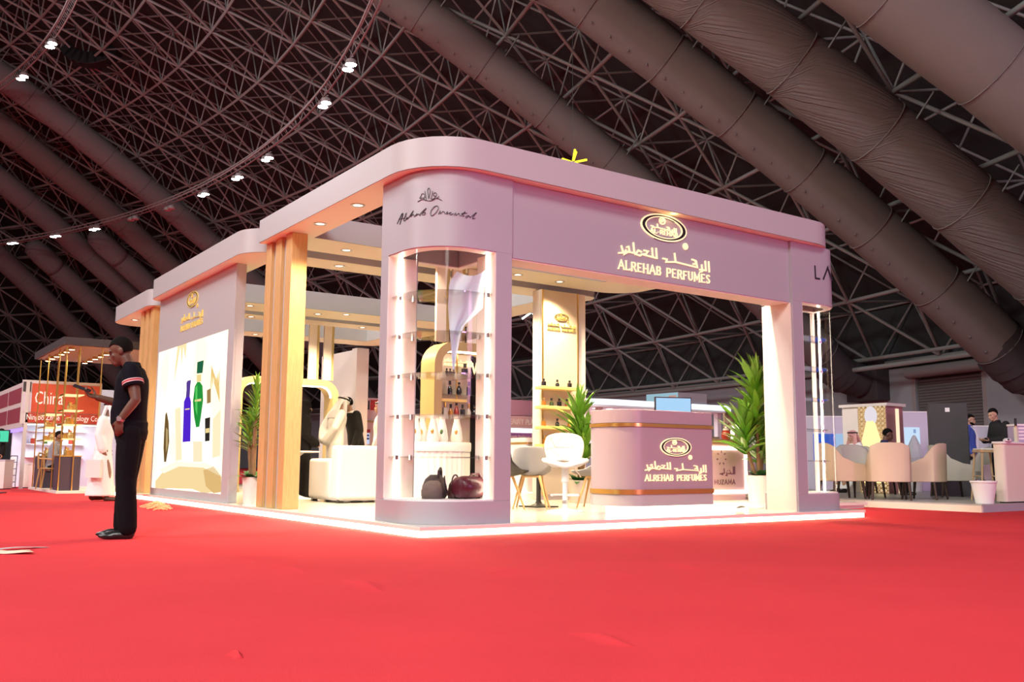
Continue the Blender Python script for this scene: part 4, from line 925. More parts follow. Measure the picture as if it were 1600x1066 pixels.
# bags in the tower
t = thing('backpack', 'grey and black backpack slumped on the floor of the corner tower, left', 'bag', (.52, .62, .336), math.radians(40))
M_bagg = mat('grey_fabric', (.13, .10, .085), .8, noise=.2, nscale=20, bump=.3, bscale=60); M_bagd = mat('dark_fabric', (.028, .022, .03), .7, bump=.3, bscale=50); M_burg = mat('burgundy_leather', (.075, .008, .018), .35, noise=.15, nscale=10, bump=.2, bscale=25)
def blob(rings_, n=20, e=2.6):
    rs = []
    for (z, cx, cy, a, bb) in rings_:
        ring = []
        for k in range(n):
            q = 2 * PI * k / n; c, s = math.cos(q), math.sin(q); rr_ = (abs(c) ** e + abs(s) ** e) ** (-1 / e); ring.append((cx + a * rr_ * c, cy + bb * rr_ * s, z))
        rs.append(ring)
    return MB().rings(rs)
obj('main_pouch', blob([(0, 0, 0, .15, .10), (.03, 0, 0, .17, .12), (.12, 0, 0, .165, .11), (.19, .01, 0, .13, .09), (.235, .02, 0, .06, .05)]), M_bagd, t, smooth=180)
obj('front_pocket', blob([(.0, -.13, -.02, .09, .10), (.08, -.14, -.02, .10, .105), (.15, -.11, -.02, .08, .08), (.18, -.09, -.02, .04, .05)]), M_bagg, t, smooth=180)
obj('grab_handle', MB().tube([(-.06, -.06, .2), (-.05, -.06, .27), (.0, -.06, .30), (.05, -.05, .27), (.06, -.05, .2)], .014, 8), M_bagd, t)
obj('strap', MB().tube([(-.05, -.12, .22), (-.10, -.15, .12), (-.05, -.16, .05), (.03, -.14, .04)], [(.02, .006)] * 4, 8), M_bagd, t)
t = thing('handbag', 'small dark handbag with a hoop handle between backpack and duffel', 'bag', (.68, .48, .336), math.radians(30))
obj('pouch', blob([(0, 0, 0, .09, .06), (.05, 0, 0, .095, .065), (.14, 0, 0, .085, .05), (.17, 0, 0, .07, .03)]), mat('brown_leather', (.05, .02, .015), .35, coat=.2), t, smooth=180)
obj('hoop_handle', MB().tube(ring_pts(.07, 0, 0, 180, 12), .008, 8).xf(Matrix.Translation((0, 0, .165)) @ Matrix.Rotation(PI / 2, 4, 'X')), M_bagd, t)
t = thing('duffel_bag', 'burgundy leather duffel bag on the floor of the corner tower, right', 'bag', (.80, .36, .336), math.radians(12))
b = MB().rings([[(x, (.125 * k) * math.cos(q) , .115 + (.115 * k2) * math.sin(q)) for q in [2 * PI * j / 18 for j in range(18)]] for x, k, k2 in ((-.20, .55, .6), (-.185, .85, .9), (-.1, 1, 1), (.08, 1, .98), (.17, .85, .9), (.20, .55, .6))]); obj('body', b, M_burg, t, smooth=60)
obj('carry_handle', MB().tube([(-.08, -.04, .21), (-.05, -.05, .245), (.05, -.05, .245), (.08, -.04, .21)], .012, 8), M_burg, t); obj('end_tab', MB().obox((.212, 0, .15), (.03, .06, .05)), M_bagd, t, bevel=.006)
# loose film hanging in the tower
t = None
fx = [(713, 422), (701, 445), (700, 500), (704, 545), (707, 578), (712, 560), (716, 525), (735, 503), (752, 484), (757, 450), (762, 420), (748, 432), (730, 432), (720, 427)]
def film(u, v):
    L0 = [(714, 424), (702, 440), (700, 480), (703, 520), (707, 575)]; R0 = [(762, 420), (757, 448), (754, 482), (722, 512), (709, 579)]
    i = min(int(v * 4), 3); q = v * 4 - i; a = [L0[i][k] + (L0[i + 1][k] - L0[i][k]) * q for k in (0, 1)]; c = [R0[i][k] + (R0[i + 1][k] - R0[i][k]) * q for k in (0, 1)]
    px, py = a[0] + (c[0] - a[0]) * u, a[1] + (c[1] - a[1]) * u + 9 * math.sin(PI * u) * (1 - v)
    return at(px, py, 9.42 + .05 * math.sin(u * 9 + v * 2) + .02 * u)
o = obj('loose_film', shell(16, 14, film), glass('white_film', (.95, .97, 1), .10, (.74, .84, 1.0), .97), None, smooth=180); tag(o, 'crumpled bluish white plastic film hanging loose inside the corner tower', 'plastic film')
# rag at the foot of the right tower
t = obj('folded_cloth', shell(14, 8, lambda u, v: Vector((5.25 + .36 * u, .62 + .22 * v + .02 * math.sin(7 * u), FZ + .014 + (.05 + .02 * math.sin(9 * u + 3 * v)) * math.sin(PI * (.06 + .88 * v)) * (.6 + .4 * math.sin(PI * u))))), mat('cream_cloth', (.74, .66, .52), .9, bump=.3, bscale=30), None, smooth=180); solid(t, .012); tag(t, 'crumpled cream cloth lying at the foot of the right tower', 'cloth')
# small framed counter of the neighbour
t = thing('framed_counter', 'small pink counter with a glowing white frame and dark script, right of the mauve counter', 'counter', (8.3, 3.4, FZ))
a, c = onz(1098, 780, FZ), onz(1168, 781, FZ); hx0, hx1, hy = c.x - 1.15, c.x, c.y
obj('body', MB().box(hx0, hx1, hy, hy + .5, FZ + .09, 1.02), mat('dusty_pink', (.62, .42, .44), .5), t, True, smooth=0); obj('plinth', MB().box(hx0 + .02, hx1 - .02, hy + .02, hy + .48, FZ, FZ + .09), mat('dusty_pink', (.62, .42, .44), .5), t, True, smooth=0)
obj('wood_top', MB().box(hx0 - .02, hx1 + .02, hy - .02, hy + .52, 1.02, 1.11), mat('brown_top', (.40, .23, .16), .4), t, True, smooth=0)
for s in ((hx0, hx1, .94, .985), (hx0, hx1, .215, .26), (hx1 - .05, hx1, .26, .94), (hx0, hx0 + .05, .26, .94)): obj('light_frame', MB().box(s[0], s[1], hy - .012, hy, s[2], s[3]), M_ledw, t, True, smooth=0)
letters('HUZAMA', hx1 - .80, hx1 - .30, .36, .44, XZ(hy), .006, mat('plum_print', (.18, .06, .10), .5), t, True, w=.14, serif=False)
arabic(hx1 - .95, hx1 - .30, .62, XZ(hy), .006, mat('plum_print', (.18, .06, .10), .5), t, True, w=.03, sets=[[(1290, 560), (1296, 800)], [(1230, 560), (1240, 778), (1130, 762)], [(1090, 690), (1120, 755), (980, 735)], [(1050, 640), (1075, 660)], [(930, 690), (950, 790), (880, 770)], [(960, 650), (975, 655)], [(830, 560), (840, 720)], [(760, 690), (720, 720), (760, 740), (790, 700), (640, 700)]])
for k in range(7):
    a = math.radians(90 + k * 360 / 7); x, z = hx1 - .62 + .10 * math.cos(a), .80 + .10 * math.sin(a); obj('star_petal', MB().prism([(x + .03 * math.cos(a), z + .03 * math.sin(a)), (x + .013 * math.sin(a), z - .013 * math.cos(a)), (x - .02 * math.cos(a), z - .02 * math.sin(a)), (x - .013 * math.sin(a), z + .013 * math.cos(a))], 0, .006, XZ(hy)), mat('plum_print', (.18, .06, .10), .5), t, True, smooth=0)
for k, (x, nm, m, hh) in enumerate(((-.75, 'dark gift box on the small pink counter', M_dark, .06), (-.55, 'flat grey tray on the small pink counter', M_steel, .03))):
    t = thing('tray' if k else 'gift_box', nm, 'box', (hx1 + x, hy + .25, 1.111)); obj('base', MB().box(-.09, .09, -.07, .07, 0, hh), m, t, smooth=0, bevel=.006); obj('rim', MB().box(-.095, .095, -.075, .075, hh + .0005, hh + .012), M_goldp, t, smooth=0)
t = thing('red_jar', 'red lidded jar on the end of the small pink counter', 'jar', (hx1 - .25, hy + .22, 1.111)); obj('jar', MB().lathe([(.001, 0), (.07, 0), (.085, .06), (.075, .13), (.05, .16), (.001, .16)], 18), M_ruby, t); obj('lid', MB().lathe([(.052, .161), (.052, .19), (.015, .20), (.018, .23), (.001, .235)], 16), M_flw, t)
# white offcuts and debris on the carpet
M_straw = mat('straw_strips', (.85, .60, .30), .8)
p = onz(272, 796, 0); t = thing('straw_heap', 'small heap of straw packing strips against the lit platform edge', 'packing straw', (p.x - .12, p.y, 0)); rn = random.Random(5)
b = MB()
for i in range(70):
    a = rn.uniform(0, 2 * PI); r = rn.uniform(0, .42) * rn.uniform(.3, 1); x, y = r * math.cos(a) * .35 - .12, r * math.sin(a) * 1.6; zt = rn.uniform(.005, .10) * (1 - r * 1.6); d = rn.uniform(0, PI); q = rn.uniform(.05, .14)
    b.tube([(x - q * math.cos(d), y - q * math.sin(d), max(.006, zt)), (x, y, max(.02, zt + .03)), (x + q * math.cos(d), y + q * math.sin(d), max(.006, zt - .02))], [(.006, .0015)] * 3, 4)
obj('straw_strips', b, M_straw, t, kind='stuff', smooth=0)
a = onz(-12, 863, 0); c = onz(38, 866, 0)
t = thing('paper_sheet', 'crumpled cream paper sheet lying on the carpet at the left edge', 'paper', ((a.x + c.x) / 2, (a.y + c.y) / 2, 0), -YAW)
solid(obj('sheet', shell(8, 6, lambda u, v: (-.32 + .56 * u * (1 - .2 * v), -.10 + .16 * v, .012 + .035 * (1 - u) * math.sin(PI * v) + .008 * math.sin(8 * u))), mat('cream_card', (.78, .62, .46), .8), t, smooth=180), .004, 0)
a = onz(0, 863, 0); c = onz(62, 858, 0)
t = thing('paper_strip', 'long thin grey paper strip on the carpet beside the cream sheet', 'paper', ((a.x + c.x) / 2, (a.y + c.y) / 2 + .1, 0), math.atan2(c.y - a.y, c.x - a.x)); solid(obj('strip', shell(8, 2, lambda u, v: (-.24 + .48 * u, -.035 + .07 * v, .008 + .01 * math.sin(4 * u))), mat('grey_card', (.55, .48, .48), .7), t, smooth=180), .003, 0)
# ------------------------------------------------------------------ people
def remesh(mb, vox, smooth=4, fac=.5):
    me = mb.mesh('tmp', 0); o = bpy.data.objects.new('tmp', me); COL.objects.link(o)
    r = o.modifiers.new('r', 'REMESH'); r.mode = 'VOXEL'; r.voxel_size = vox; r.adaptivity = 0; r.use_smooth_shade = True
    s = o.modifiers.new('s', 'SMOOTH'); s.factor = fac; s.iterations = smooth
    dg = bpy.context.evaluated_depsgraph_get(); out = bpy.data.meshes.new_from_object(o.evaluated_get(dg)); bpy.data.objects.remove(o)
    out.polygons.foreach_set('use_smooth', [True] * len(out.polygons)); return out
def V(*a): return Vector(a)
def lerp(a, b, t): return a + (b - a) * t
M_skin = mat('skin_brown', (.125, .058, .034), .5, noise=.08, nscale=20); M_skinl = mat('skin_tan', (.46, .27, .18), .5, noise=.06, nscale=20); M_skinm = mat('skin_mid', (.30, .155, .095), .5, noise=.08, nscale=20)
M_hair = mat('black_hair', (.007, .006, .005), .85, bump=.6, bscale=120, spec=.1); M_hairb = mat('brown_hair', (.06, .03, .015), .6, bump=.6, bscale=120)
M_eyed = mat('dark_eye', (.03, .018, .014), .2); M_eye = mat('eye_white', (.7, .66, .6), .25); M_shoe = mat('black_shoe', (.012, .011, .011), .3); M_sandal = mat('brown_sandal', (.08, .035, .02), .5)
def limb(mb, pts, rad, n=14, sub=4, last=True):
    """tapering limb through joints, rounded ends"""
    P = [Vector(p) for p in pts]; q = []; r = []
    for i in range(len(P) - 1):
        for k in range(sub):
            t = k / sub; q.append(lerp(P[i], P[i + 1], t)); a, b = rad[i], rad[i + 1]
            a = a if isinstance(a, tuple) else (a, a); b = b if isinstance(b, tuple) else (b, b); bulge = 1 + .05 * math.sin(PI * t)
            r.append(((a[0] + (b[0] - a[0]) * t) * bulge, (a[1] + (b[1] - a[1]) * t) * bulge))
    q.append(P[-1]); r.append(rad[-1] if isinstance(rad[-1], tuple) else (rad[-1], rad[-1]))
    mb.tube(q, r, n)
    for p, ra in (zip(P, rad) if last else list(zip(P, rad))[:-1]): ra = max(ra) if isinstance(ra, tuple) else ra; mb.ell(p, (ra * .97,) * 3, None, 12, 8)
def hand(mb, wrist, d, nrm, side, curl=(.35, .4, .45, .5), S=1.0, thumb=.5, spread=.05):
    """palm, four jointed fingers of unequal length and a thumb from the palm's side; nrm points out of the palm"""
    d = d.normalized(); nrm = (nrm - d * nrm.dot(d)).normalized(); x = d.cross(nrm).normalized() * side
    M = Matrix((x, d, nrm)).transposed()
    mb.ell(wrist + d * .045 * S, (.041 * S, .056 * S, .017 * S), M, 12, 8); mb.ell(wrist + d * .062 * S, (.040 * S, .034 * S, .014 * S), M, 12, 8); mb.ell(wrist + d * .03 * S + x * .018 * S, (.022 * S, .038 * S, .017 * S), M, 10, 6)
    for k, (off, ln) in enumerate(((.029, .072), (.0095, .080), (-.010, .074), (-.029, .058))):
        p = wrist + d * (.085 - .006 * abs(k - 1)) * S + x * off * S; a = 0; dd = (d + x * (off * spread * 20)).normalized(); pts = [p - d * .03 * S, p]
        for j in range(3): a += curl[k] * (1, 1.25, .8)[j]; p = p + (dd * math.cos(a) + nrm * math.sin(a)) * ln * S * (.44, .32, .24)[j]; pts.append(p)
        mb.tube(pts, [.0095 * S, .0095 * S, .0085 * S, .008 * S, .0068 * S], 8); mb.ell(pts[-1], (.0068 * S,) * 3, None, 8, 6)
    b = wrist + d * .022 * S + x * .034 * S + nrm * .006 * S; c = b + (d * .55 + x * .62 + nrm * .35 * (1 + thumb)).normalized() * .036 * S; e = c + (d * .9 + x * .1 + nrm * (.35 + thumb)).normalized() * .030 * S; f_ = e + (d * .95 - x * .15 + nrm * (.3 + thumb)).normalized() * .024 * S
    mb.tube([b - x * .015 * S, b, c, e, f_], [.014 * S, .0135 * S, .0115 * S, .0098 * S, .0078 * S], 8); mb.ell(f_, (.0078 * S,) * 3, None, 8, 6)
def head(mb, base, HM, S=1.0, ears=True, beard=False):
    g = lambda x, y, z: base + HM @ Vector((x * S, y * S, z * S))
    E = lambda c, r: mb.ell(g(*c), tuple(q * S for q in r), HM, 16, 12)
    E((0, -.012, .135), (.074, .096, .092)); E((0, .022, .075), (.060, .074, .082)); E((0, .062, .018), (.034, .038, .028)); E((0, .03, .045), (.052, .06, .045))
    E((0, .082, .128), (.052, .014, .014)); E((.036, .062, .082), (.022, .020, .020)); E((-.036, .062, .082), (.022, .020, .020))
    mb.tube([g(0, .090, .112), g(0, .104, .088), g(0, .115, .070)], [.009 * S, .011 * S, .014 * S], 8); mb.ell(g(0, .110, .069), (.015 * S, .015 * S, .010 * S), HM, 8, 6)
    mb.ell(g(.011, .102, .066), (.008 * S,) * 3, HM, 8, 6); mb.ell(g(-.011, .102, .066), (.008 * S,) * 3, HM, 8, 6)
    E((0, .098, .047), (.024, .012, .0075)); E((0, .096, .034), (.021, .012, .0085))
    if ears:
        for sx in (-1, 1): E((.073 * sx, -.012, .092), (.009, .019, .030)); E((.078 * sx, -.022, .100), (.007, .014, .020))
def person(label, loc, rz, H, pose, wear, skin, hair=M_hair, group=None, vox=.011):
    """local frame: facing +Y, x to the figure's right, feet at z=0, drawn at 1.80 m then scaled"""
    t = thing('person', label, 'person', loc, rz, group, H / 1.8)
    P = {'pel': V(0, 0, .96), 'chest': V(0, -.01, 1.30), 'neck': V(0, -.01, 1.50), 'headb': V(0, .015, 1.565), 'tilt': 0.0, 'turn': 0.0,
         'sr': V(.18, -.01, 1.45), 'sl': V(-.18, -.01, 1.45), 'er': V(.225, -.03, 1.16), 'el': V(-.225, -.03, 1.16), 'wr': V(.225, .05, .92), 'wl': V(-.225, .05, .92),
         'hr': V(.09, 0, .93), 'hl': V(-.09, 0, .93), 'kr': V(.10, .02, .51), 'kl': V(-.10, .02, .51), 'ar': V(.10, -.02, .09), 'al': V(-.10, -.02, .09), 'fr': 0.0, 'fl': 0.0, 'belly': 0.0,
         'hdr': None, 'hdl': None, 'hnr': V(-1, 0, 0), 'hnl': V(1, 0, 0), 'curl': (.35, .4, .45, .5), 'curl2': None, 'lean': 0.0}
    P.update(pose)
    HM = Matrix.Rotation(P['turn'], 3, 'Z') @ Matrix.Rotation(-P['tilt'], 3, 'X'); pel, chest, neck, hb = P['pel'], P['chest'], P['neck'], P['headb']; bl = P['belly']
    def torso(mb, k, top=True, grow=0.0):
        up = (chest - pel); prof = [(-.32, .150, .105, 0), (-.1, .168, .120, 0), (.12, .160, .116 + bl * .6, bl), (.40, .150, .108 + bl, bl * 1.1), (.70, .160, .112 + bl * .4, bl * .5), (1.0, .178, .120, .004)]
        rs = [(pel + up * u + V(0, f, 0), a * k + grow, b * k + grow) for u, a, b, f in prof]; n2 = neck - chest
        rs += [(chest + n2 * .45, .180 * k + grow, .112 * k + grow), (chest + n2 * .78, .150 * k + grow, .088 * k + grow), (chest + n2 * .98, .085 * k + grow, .066 * k + grow)]
        R_ = []
        for c, a, b in rs: R_.append([c + V(a * math.cos(2 * PI * q / 24), b * math.sin(2 * PI * q / 24), 0) for q in range(24)])
        mb.rings(R_)
    def arm(mb, s, k=1.0, grow=0.0, upto=1.0, wide=0.0):
        a, e, w = P['s' + s], P['e' + s], P['w' + s]
        if upto < 1: limb(mb, [a, lerp(a, e, upto)], [.058 * k + grow, .050 * k + grow + wide], last=False)
        else: limb(mb, [a, e, w], [.056 * k + grow, .043 * k + grow, .029 * k + grow + wide])
    def leg(mb, s, k=1.0, grow=0.0, low=None, wide=0.0):
        h, kn, an = P['h' + s], P['k' + s], P['a' + s]; limb(mb, [h, kn, an], [.088 * k + grow, .056 * k + grow + wide * .5, .040 * k + grow + wide])
    def foot(mb, s, grow=0.0, sole=True):
        an = P['a' + s]; a = P['f' + s]; d = V(math.sin(a), math.cos(a), 0); M = Matrix.Rotation(-a, 3, 'Z')
        mb.ell(V(an.x, an.y, max(an.z - .045, .045)) + d * .0, (.040 + grow, .055 + grow, .05 + grow), M, 12, 8); z0 = an.z - .09
        mb.ell(V(an.x, an.y, z0 + .034) + d * .075, (.041 + grow, .10 + grow, .034 + grow), M, 14, 8); mb.ell(V(an.x, an.y, z0 + .026) + d * .135, (.044 + grow, .07 + grow, .026 + grow), M, 14, 8)
    b = MB(); torso(b, 1.0); b.tube([chest + (neck - chest) * .8, lerp(neck, hb, .5), hb + HM @ V(0, -.015, .05)], [(.062, .066), (.055, .060), (.055, .060)], 14)
    head(b, hb, HM)
    for s, sd in (('r', 1), ('l', -1)):
        arm(b, s); leg(b, s); foot(b, s)
        d = P['hd' + s] or (P['w' + s] - P['e' + s]); c2 = P['curl'] if s == 'r' or not P['curl2'] else P['curl2']; nr_ = P['hn' + s]
        x_ = d.normalized().cross(nr_).normalized(); sgn = P.get('ts' + s)
        if sgn is None: sgn = 1 if x_.y >= 0 else -1
        hand(b, P['w' + s], d, nr_, sgn, c2)
    body = link_mesh('body', remesh(b, vox, 3), skin, t)
    g = lambda x, y, z: hb + HM @ Vector((x, y, z))
    for sx in (-1, 1): obj('eye', MB().ell(g(.031 * sx, .0735, .104), (.0125, .0095, .008), HM, 10, 8), M_eyed, t, smooth=180); obj('eyebrow', MB().tube([g(.012 * sx, .0865, .126), g(.032 * sx, .0845, .131), g(.050 * sx, .070, .127)], .0042, 6), M_hair, t, smooth=180)
    # hair cap
    if wear.get('hair', True):
        hm = MB()
        n, m = 28, 18; rs = []
        for i in range(m + 1):
            th = PI * i / m * .78; ring = []
            for k in range(n):
                ph = 2 * PI * k / n; x, y, z = math.sin(th) * math.cos(ph), math.sin(th) * math.sin(ph), math.cos(th)
                lim = (.42 if y > .35 else .42 - (.35 - y) / .45 * .40 if y > -.1 else -.62); zz = max(z, lim); kx = 1.0 if zz == z else .96
                ring.append(g(x * .0795 * kx, -.014 + y * (.102 if y < .3 else .099) * kx, .137 + zz * .1005))
            rs.append(ring)
        hm.rings(rs, True); obj('hair', hm, hair, t, smooth=180)
        if wear.get('beard'): bb = MB(); bb.ell(g(0, .062, .018), (.044, .046, .034), HM, 14, 10); bb.ell(g(0, .032, .036), (.066, .056, .034), HM, 14, 10); link_mesh('beard', remesh(bb, .008, 2), hair, t)
    kind = wear['kind']; top = wear.get('top'); low = wear.get('low')
    if kind in ('polo', 'shirt', 'suit'):
        b = MB(); torso(b, 1.0, grow=.020 if kind != 'suit' else .030)
        for s in 'rl':
            if kind == 'polo': arm(b, s, 1.0, .022, .56, .012)
            else: arm(b, s, 1.0, .018 if kind == 'shirt' else .026, 1.0, .008)
        hemz = wear.get('hem', .86); b.rings([[V(pel.x + (a * math.cos(2 * PI * q / 24)), pel.y + (c * math.sin(2 * PI * q / 24)), z) for q in range(24)] for z, a, c in ((hemz, .176, .134), (pel.z + .05, .178, .138))])
        if kind != 'suit': b.tube([neck - V(0, .004, .05), lerp(neck, hb, .30)], [.086, .070], 18)
        link_mesh('polo_shirt' if kind == 'polo' else 'shirt' if kind == 'shirt' else 'jacket', remesh(b, vox, 5), top, t)
        if kind == 'suit':
            b = MB().tube([neck - V(0, .0, .04), lerp(neck, hb, .55)], [.078, .066], 18); b.ell(chest + V(0, .088, .10), (.035, .06, .10), None, 12, 8); link_mesh('shirt_collar', remesh(b, .009, 2), MATS['white_shirt'], t)
        else:
            c = MB(); nd = (hb - neck).normalized(); R0, R1 = .071, .079; cc = lerp(neck, hb, .18)
            rs = [[cc + V(r * math.cos(2 * PI * q / 24), (r * .98) * math.sin(2 * PI * q / 24), z - .028 * max(0, math.sin(2 * PI * q / 24)) ** 4) for q in range(24)] for r, z in ((.070, -.01), (.066, .038), (.072, .042), (.086, .004), (.082, -.006))]; c.rings(rs + [rs[0]], False); obj('collar', c, top, t, smooth=180)
        b = MB(); 
        for s in 'rl': leg(b, s, 1.0, .017, None, .022)
        b.rings([[V(pel.x + (a * math.cos(2 * PI * q / 20)), pel.y + (c * math.sin(2 * PI * q / 20)), z) for q in range(20)] for z, a, c in ((pel.z - .14, .155, .115), (pel.z - .04, .172, .128), (pel.z + .06, .166, .124))])
        link_mesh('trousers', remesh(b, vox, 5), low, t)
    if kind in ('thobe', 'abaya'):
        b = MB(); torso(b, 1.0, grow=.026)
        ca = lerp(P['ar'], P['al'], .5); bot = .09 if kind == 'thobe' else .02; w = abs(P['ar'].x - P['al'].x) / 2 + .12; dd = abs(P['ar'].y - P['al'].y) / 2 + .12; R_ = []
        for u in (0, .15, .4, .7, 1.0):
            c = lerp(pel, V(ca.x, ca.y, bot), u); a = .185 + (w - .185) * u + (.04 if kind == 'abaya' else 0) * u; e = .142 + (dd - .142) * u + (.04 if kind == 'abaya' else 0) * u
            R_.append([c + V(a * math.cos(2 * PI * q / 36) * (1 + .03 * math.sin(7 * q)*u), e * math.sin(2 * PI * q / 36) * (1 + .03 * math.cos(5 * q)*u), 0) for q in range(36)])
        b.rings(R_)
        for s in 'rl': arm(b, s, 1.0, .026, 1.0, .026)
        b.tube([neck - V(0, .004, .05), lerp(neck, hb, .35)], [.086, .068], 18)
        link_mesh('thobe' if kind == 'thobe' else 'abaya', remesh(b, vox, 5), top, t)
    if wear.get('ghutra'):
        b = MB(); E = lambda c, r: b.ell(g(*c), r, HM, 20, 12)
        E((0, -.014, .150), (.088, .112, .092)); 
        for sx in (-1, 1): b.tube([g(.070 * sx, -.02, .16), g(.088 * sx, -.005, .07), g(.105 * sx, .01, -.03), g(.12 * sx, .03, -.14)], [(.045, .022), (.06, .026), (.07, .024), (.075, .018)], 12)
        b.tube([g(0, -.075, .16), g(0, -.105, .05), g(0, -.135, -.08), g(0, -.14, -.22)], [(.09, .03), (.12, .035), (.17, .035), (.19, .022)], 16, up=(1, 0, 0))
        b.tube([g(0, .075, .172), g(0, .09, .165)], [(.07, .015), (.06, .01)], 12)
        link_mesh('headscarf', remesh(b, .010, 4), wear['ghutra'], t)
        if wear.get('agal', True):
            for dz in (0, .014): obj('head_cord', MB().tube([g(.092 * math.cos(q), -.016 + .115 * math.sin(q), .172 + dz) for q in [2 * PI * i / 24 for i in range(25)]], .008, 6), M_black, t, smooth=180)
    if wear.get('veil'):
        b = MB(); E = lambda c, r: b.ell(g(*c), r, HM, 20, 12)
        E((0, -.012, .145), (.092, .116, .10)); E((0, .030, .052), (.074, .086, .06)); b.tube([g(0, -.03, .10), g(0, -.03, 0), lerp(neck, chest, .3), lerp(neck, chest, .7)], [.088, .105, (.17, .13), (.21, .15)], 20)
        link_mesh('headscarf', remesh(b, .010, 4), wear['veil'], t)
    for s in 'rl':
        sh = wear.get('shoe', M_shoe); b = MB(); foot(b, s, .009); an = P['a' + s]; a = P['f' + s]; d = V(math.sin(a), math.cos(a), 0)
        if wear.get('toe'): b.ell(V(an.x, an.y, .026) + d * .175, (.034, .062, .022), Matrix.Rotation(-a, 3, 'Z'), 12, 8)
        me = remesh(b, .010, 3)
        for v in me.vertices:
            if v.co.z < .004: v.co.z = .004
        shoe = link_mesh('shoe', me, sh, t)
    return t
mat('white_shirt', (.8, .8, .8), .7)
M_blackc = mat('black_cotton', (.007, .0065, .008), .85, bump=.5, bscale=9, spec=.08); M_navyk = mat('dark_navy_pique', (.007, .0065, .010), .85, bump=.35, bscale=10, spec=.08)
M_thobe = mat('white_thobe', (.90, .89, .86), .8, bump=.4, bscale=8); M_ghut = mat('white_ghutra', (.90, .89, .88), .8, bump=.4, bscale=12); M_suit = mat('black_suit', (.008, .0075, .008), .8, bump=.2, bscale=10, spec=.2)
def shemagh():
    m = mat('red_white_scarf', (.70, .30, .28), .8); nt = m.node_tree; c = nt.nodes.new('ShaderNodeTexChecker'); c.inputs['Scale'].default_value = 70; c.inputs[1].default_value = (.72, .55, .52, 1); c.inputs[2].default_value = (.55, .10, .09, 1); tc = nt.nodes.new('ShaderNodeTexCoord')
    nt.links.new(tc.outputs['Object'], c.inputs[0]); nt.links.new(c.outputs[0], nt.nodes['Principled BSDF'].inputs['Base Color']); return m
M_shem = shemagh()
def face_dir(v): return math.atan2(-v.x, v.y)     # rotation that turns +Y to v
IMG_L, IMG_R, AWAY, NEAR = -RH, RH, FH, -FH

# man with a phone, near left, in profile facing image left
g0 = onz(193, 841, 0)
k = 1.87 / 1.8
man = person('man in black polo with red-striped sleeves standing on the red carpet reading his phone', g0, face_dir(IMG_L * .985 + NEAR * .17), 1.87,
  dict(pel=V(0, -.01, .955), chest=V(0, .0, 1.30), neck=V(0, .005, 1.485), headb=V(0, .075, 1.535), tilt=.40, belly=.022,
       sl=V(-.175, -.02, 1.44), el=V(-.235, -.085, 1.19), wl=V(-.225, .04, 1.01), hdl=V(.1, .05, -1), hnl=V(1, -.1, 0), curl2=(.35, .4, .45, .5),
       sr=V(.175, .0, 1.44), er=V(.21, .08, 1.16), wr=V(.11, .315, 1.225), hdr=V(-.25, .95, .28), hnr=V(-.3, -.25, .9), curl=(.55, .6, .62, .66),
       hr=V(.088, -.02, .925), hl=V(-.088, -.02, .925), kr=V(.095, .02, .51), kl=V(-.10, -.01, .51), ar=V(.10, .035, .09), al=V(-.105, -.05, .09), fr=.12, fl=-.1),
  dict(kind='polo', top=M_navyk, low=M_blackc, hem=.925, toe=True), M_skin, vox=.008)
# sleeve stripes, watch, phone
def sleeve_band(t, s, e, u, m, r=.083, w=.010):
    d = (e - s).normalized(); c = s + (e - s) * u; x = d.orthogonal().normalized(); y = d.cross(x)
    rs = [[c + d * q + x * (rr_ * math.cos(2 * PI * k / 24)) + y * (rr_ * math.sin(2 * PI * k / 24)) for k in range(24)] for q, rr_ in ((-w, r - .012), (-w, r), (w, r), (w, r - .012))]
    return obj('sleeve_stripe', MB().rings(rs, False), m, t, smooth=40)
M_rst = mat('red_stripe', (.45, .03, .04), .8); M_wst = mat('white_stripe', (.72, .62, .62), .8)
for (a, c) in ((V(-.175, -.02, 1.44), V(-.235, -.085, 1.19)), (V(.175, .0, 1.44), V(.21, .08, 1.16))):
    sleeve_band(man, a, c, .40, M_wst, .089, .014); sleeve_band(man, a, c, .40, M_rst, .0905, .007)
w0 = lerp(V(-.235, -.085, 1.19), V(-.225, .04, 1.01), .93); dd = (V(-.225, .04, 1.01) - V(-.235, -.085, 1.19)).normalized(); xx = dd.orthogonal().normalized(); yy = dd.cross(xx)
obj('watch_strap', MB().rings([[w0 + dd * q + xx * (r * math.cos(2 * PI * i / 20)) + yy * (r * math.sin(2 * PI * i / 20)) for i in range(20)] for q, r in ((-.010, .030), (-.010, .037), (.010, .037), (.010, .030))], False), M_steel, man, label='steel wristwatch strap')
wc = w0 + V(-.038, .004, .0); obj('watch_case', MB().tube([wc + V(.004, 0, 0), wc - V(.008, 0, 0)], .020, 16), M_steel, man)
pw = V(.11, .315, 1.225); hd = V(-.25, .95, .28).normalized(); nn = V(-.3, -.25, .9); nn = (nn - hd * nn.dot(hd)).normalized()
mw = Matrix.Translation(g0) @ Matrix.Rotation(man.rotation_euler.z, 4, 'Z') @ Matrix.Scale(k, 4)
pc = pw + hd * .115 + nn * .040
pn = (nn * .93 + hd * .0).normalized(); pdir = V(-.15, .97, .34).normalized(); pn = (nn - pdir * nn.dot(pdir)).normalized(); px_ = pdir.cross(pn)
ph = thing('smartphone', 'black smartphone held out by the man in the black polo', 'phone', mw @ (pc + pdir * .03)); ph.rotation_euler = (mw.to_3x3().normalized() @ Matrix((px_, pdir, pn)).transposed()).to_euler()
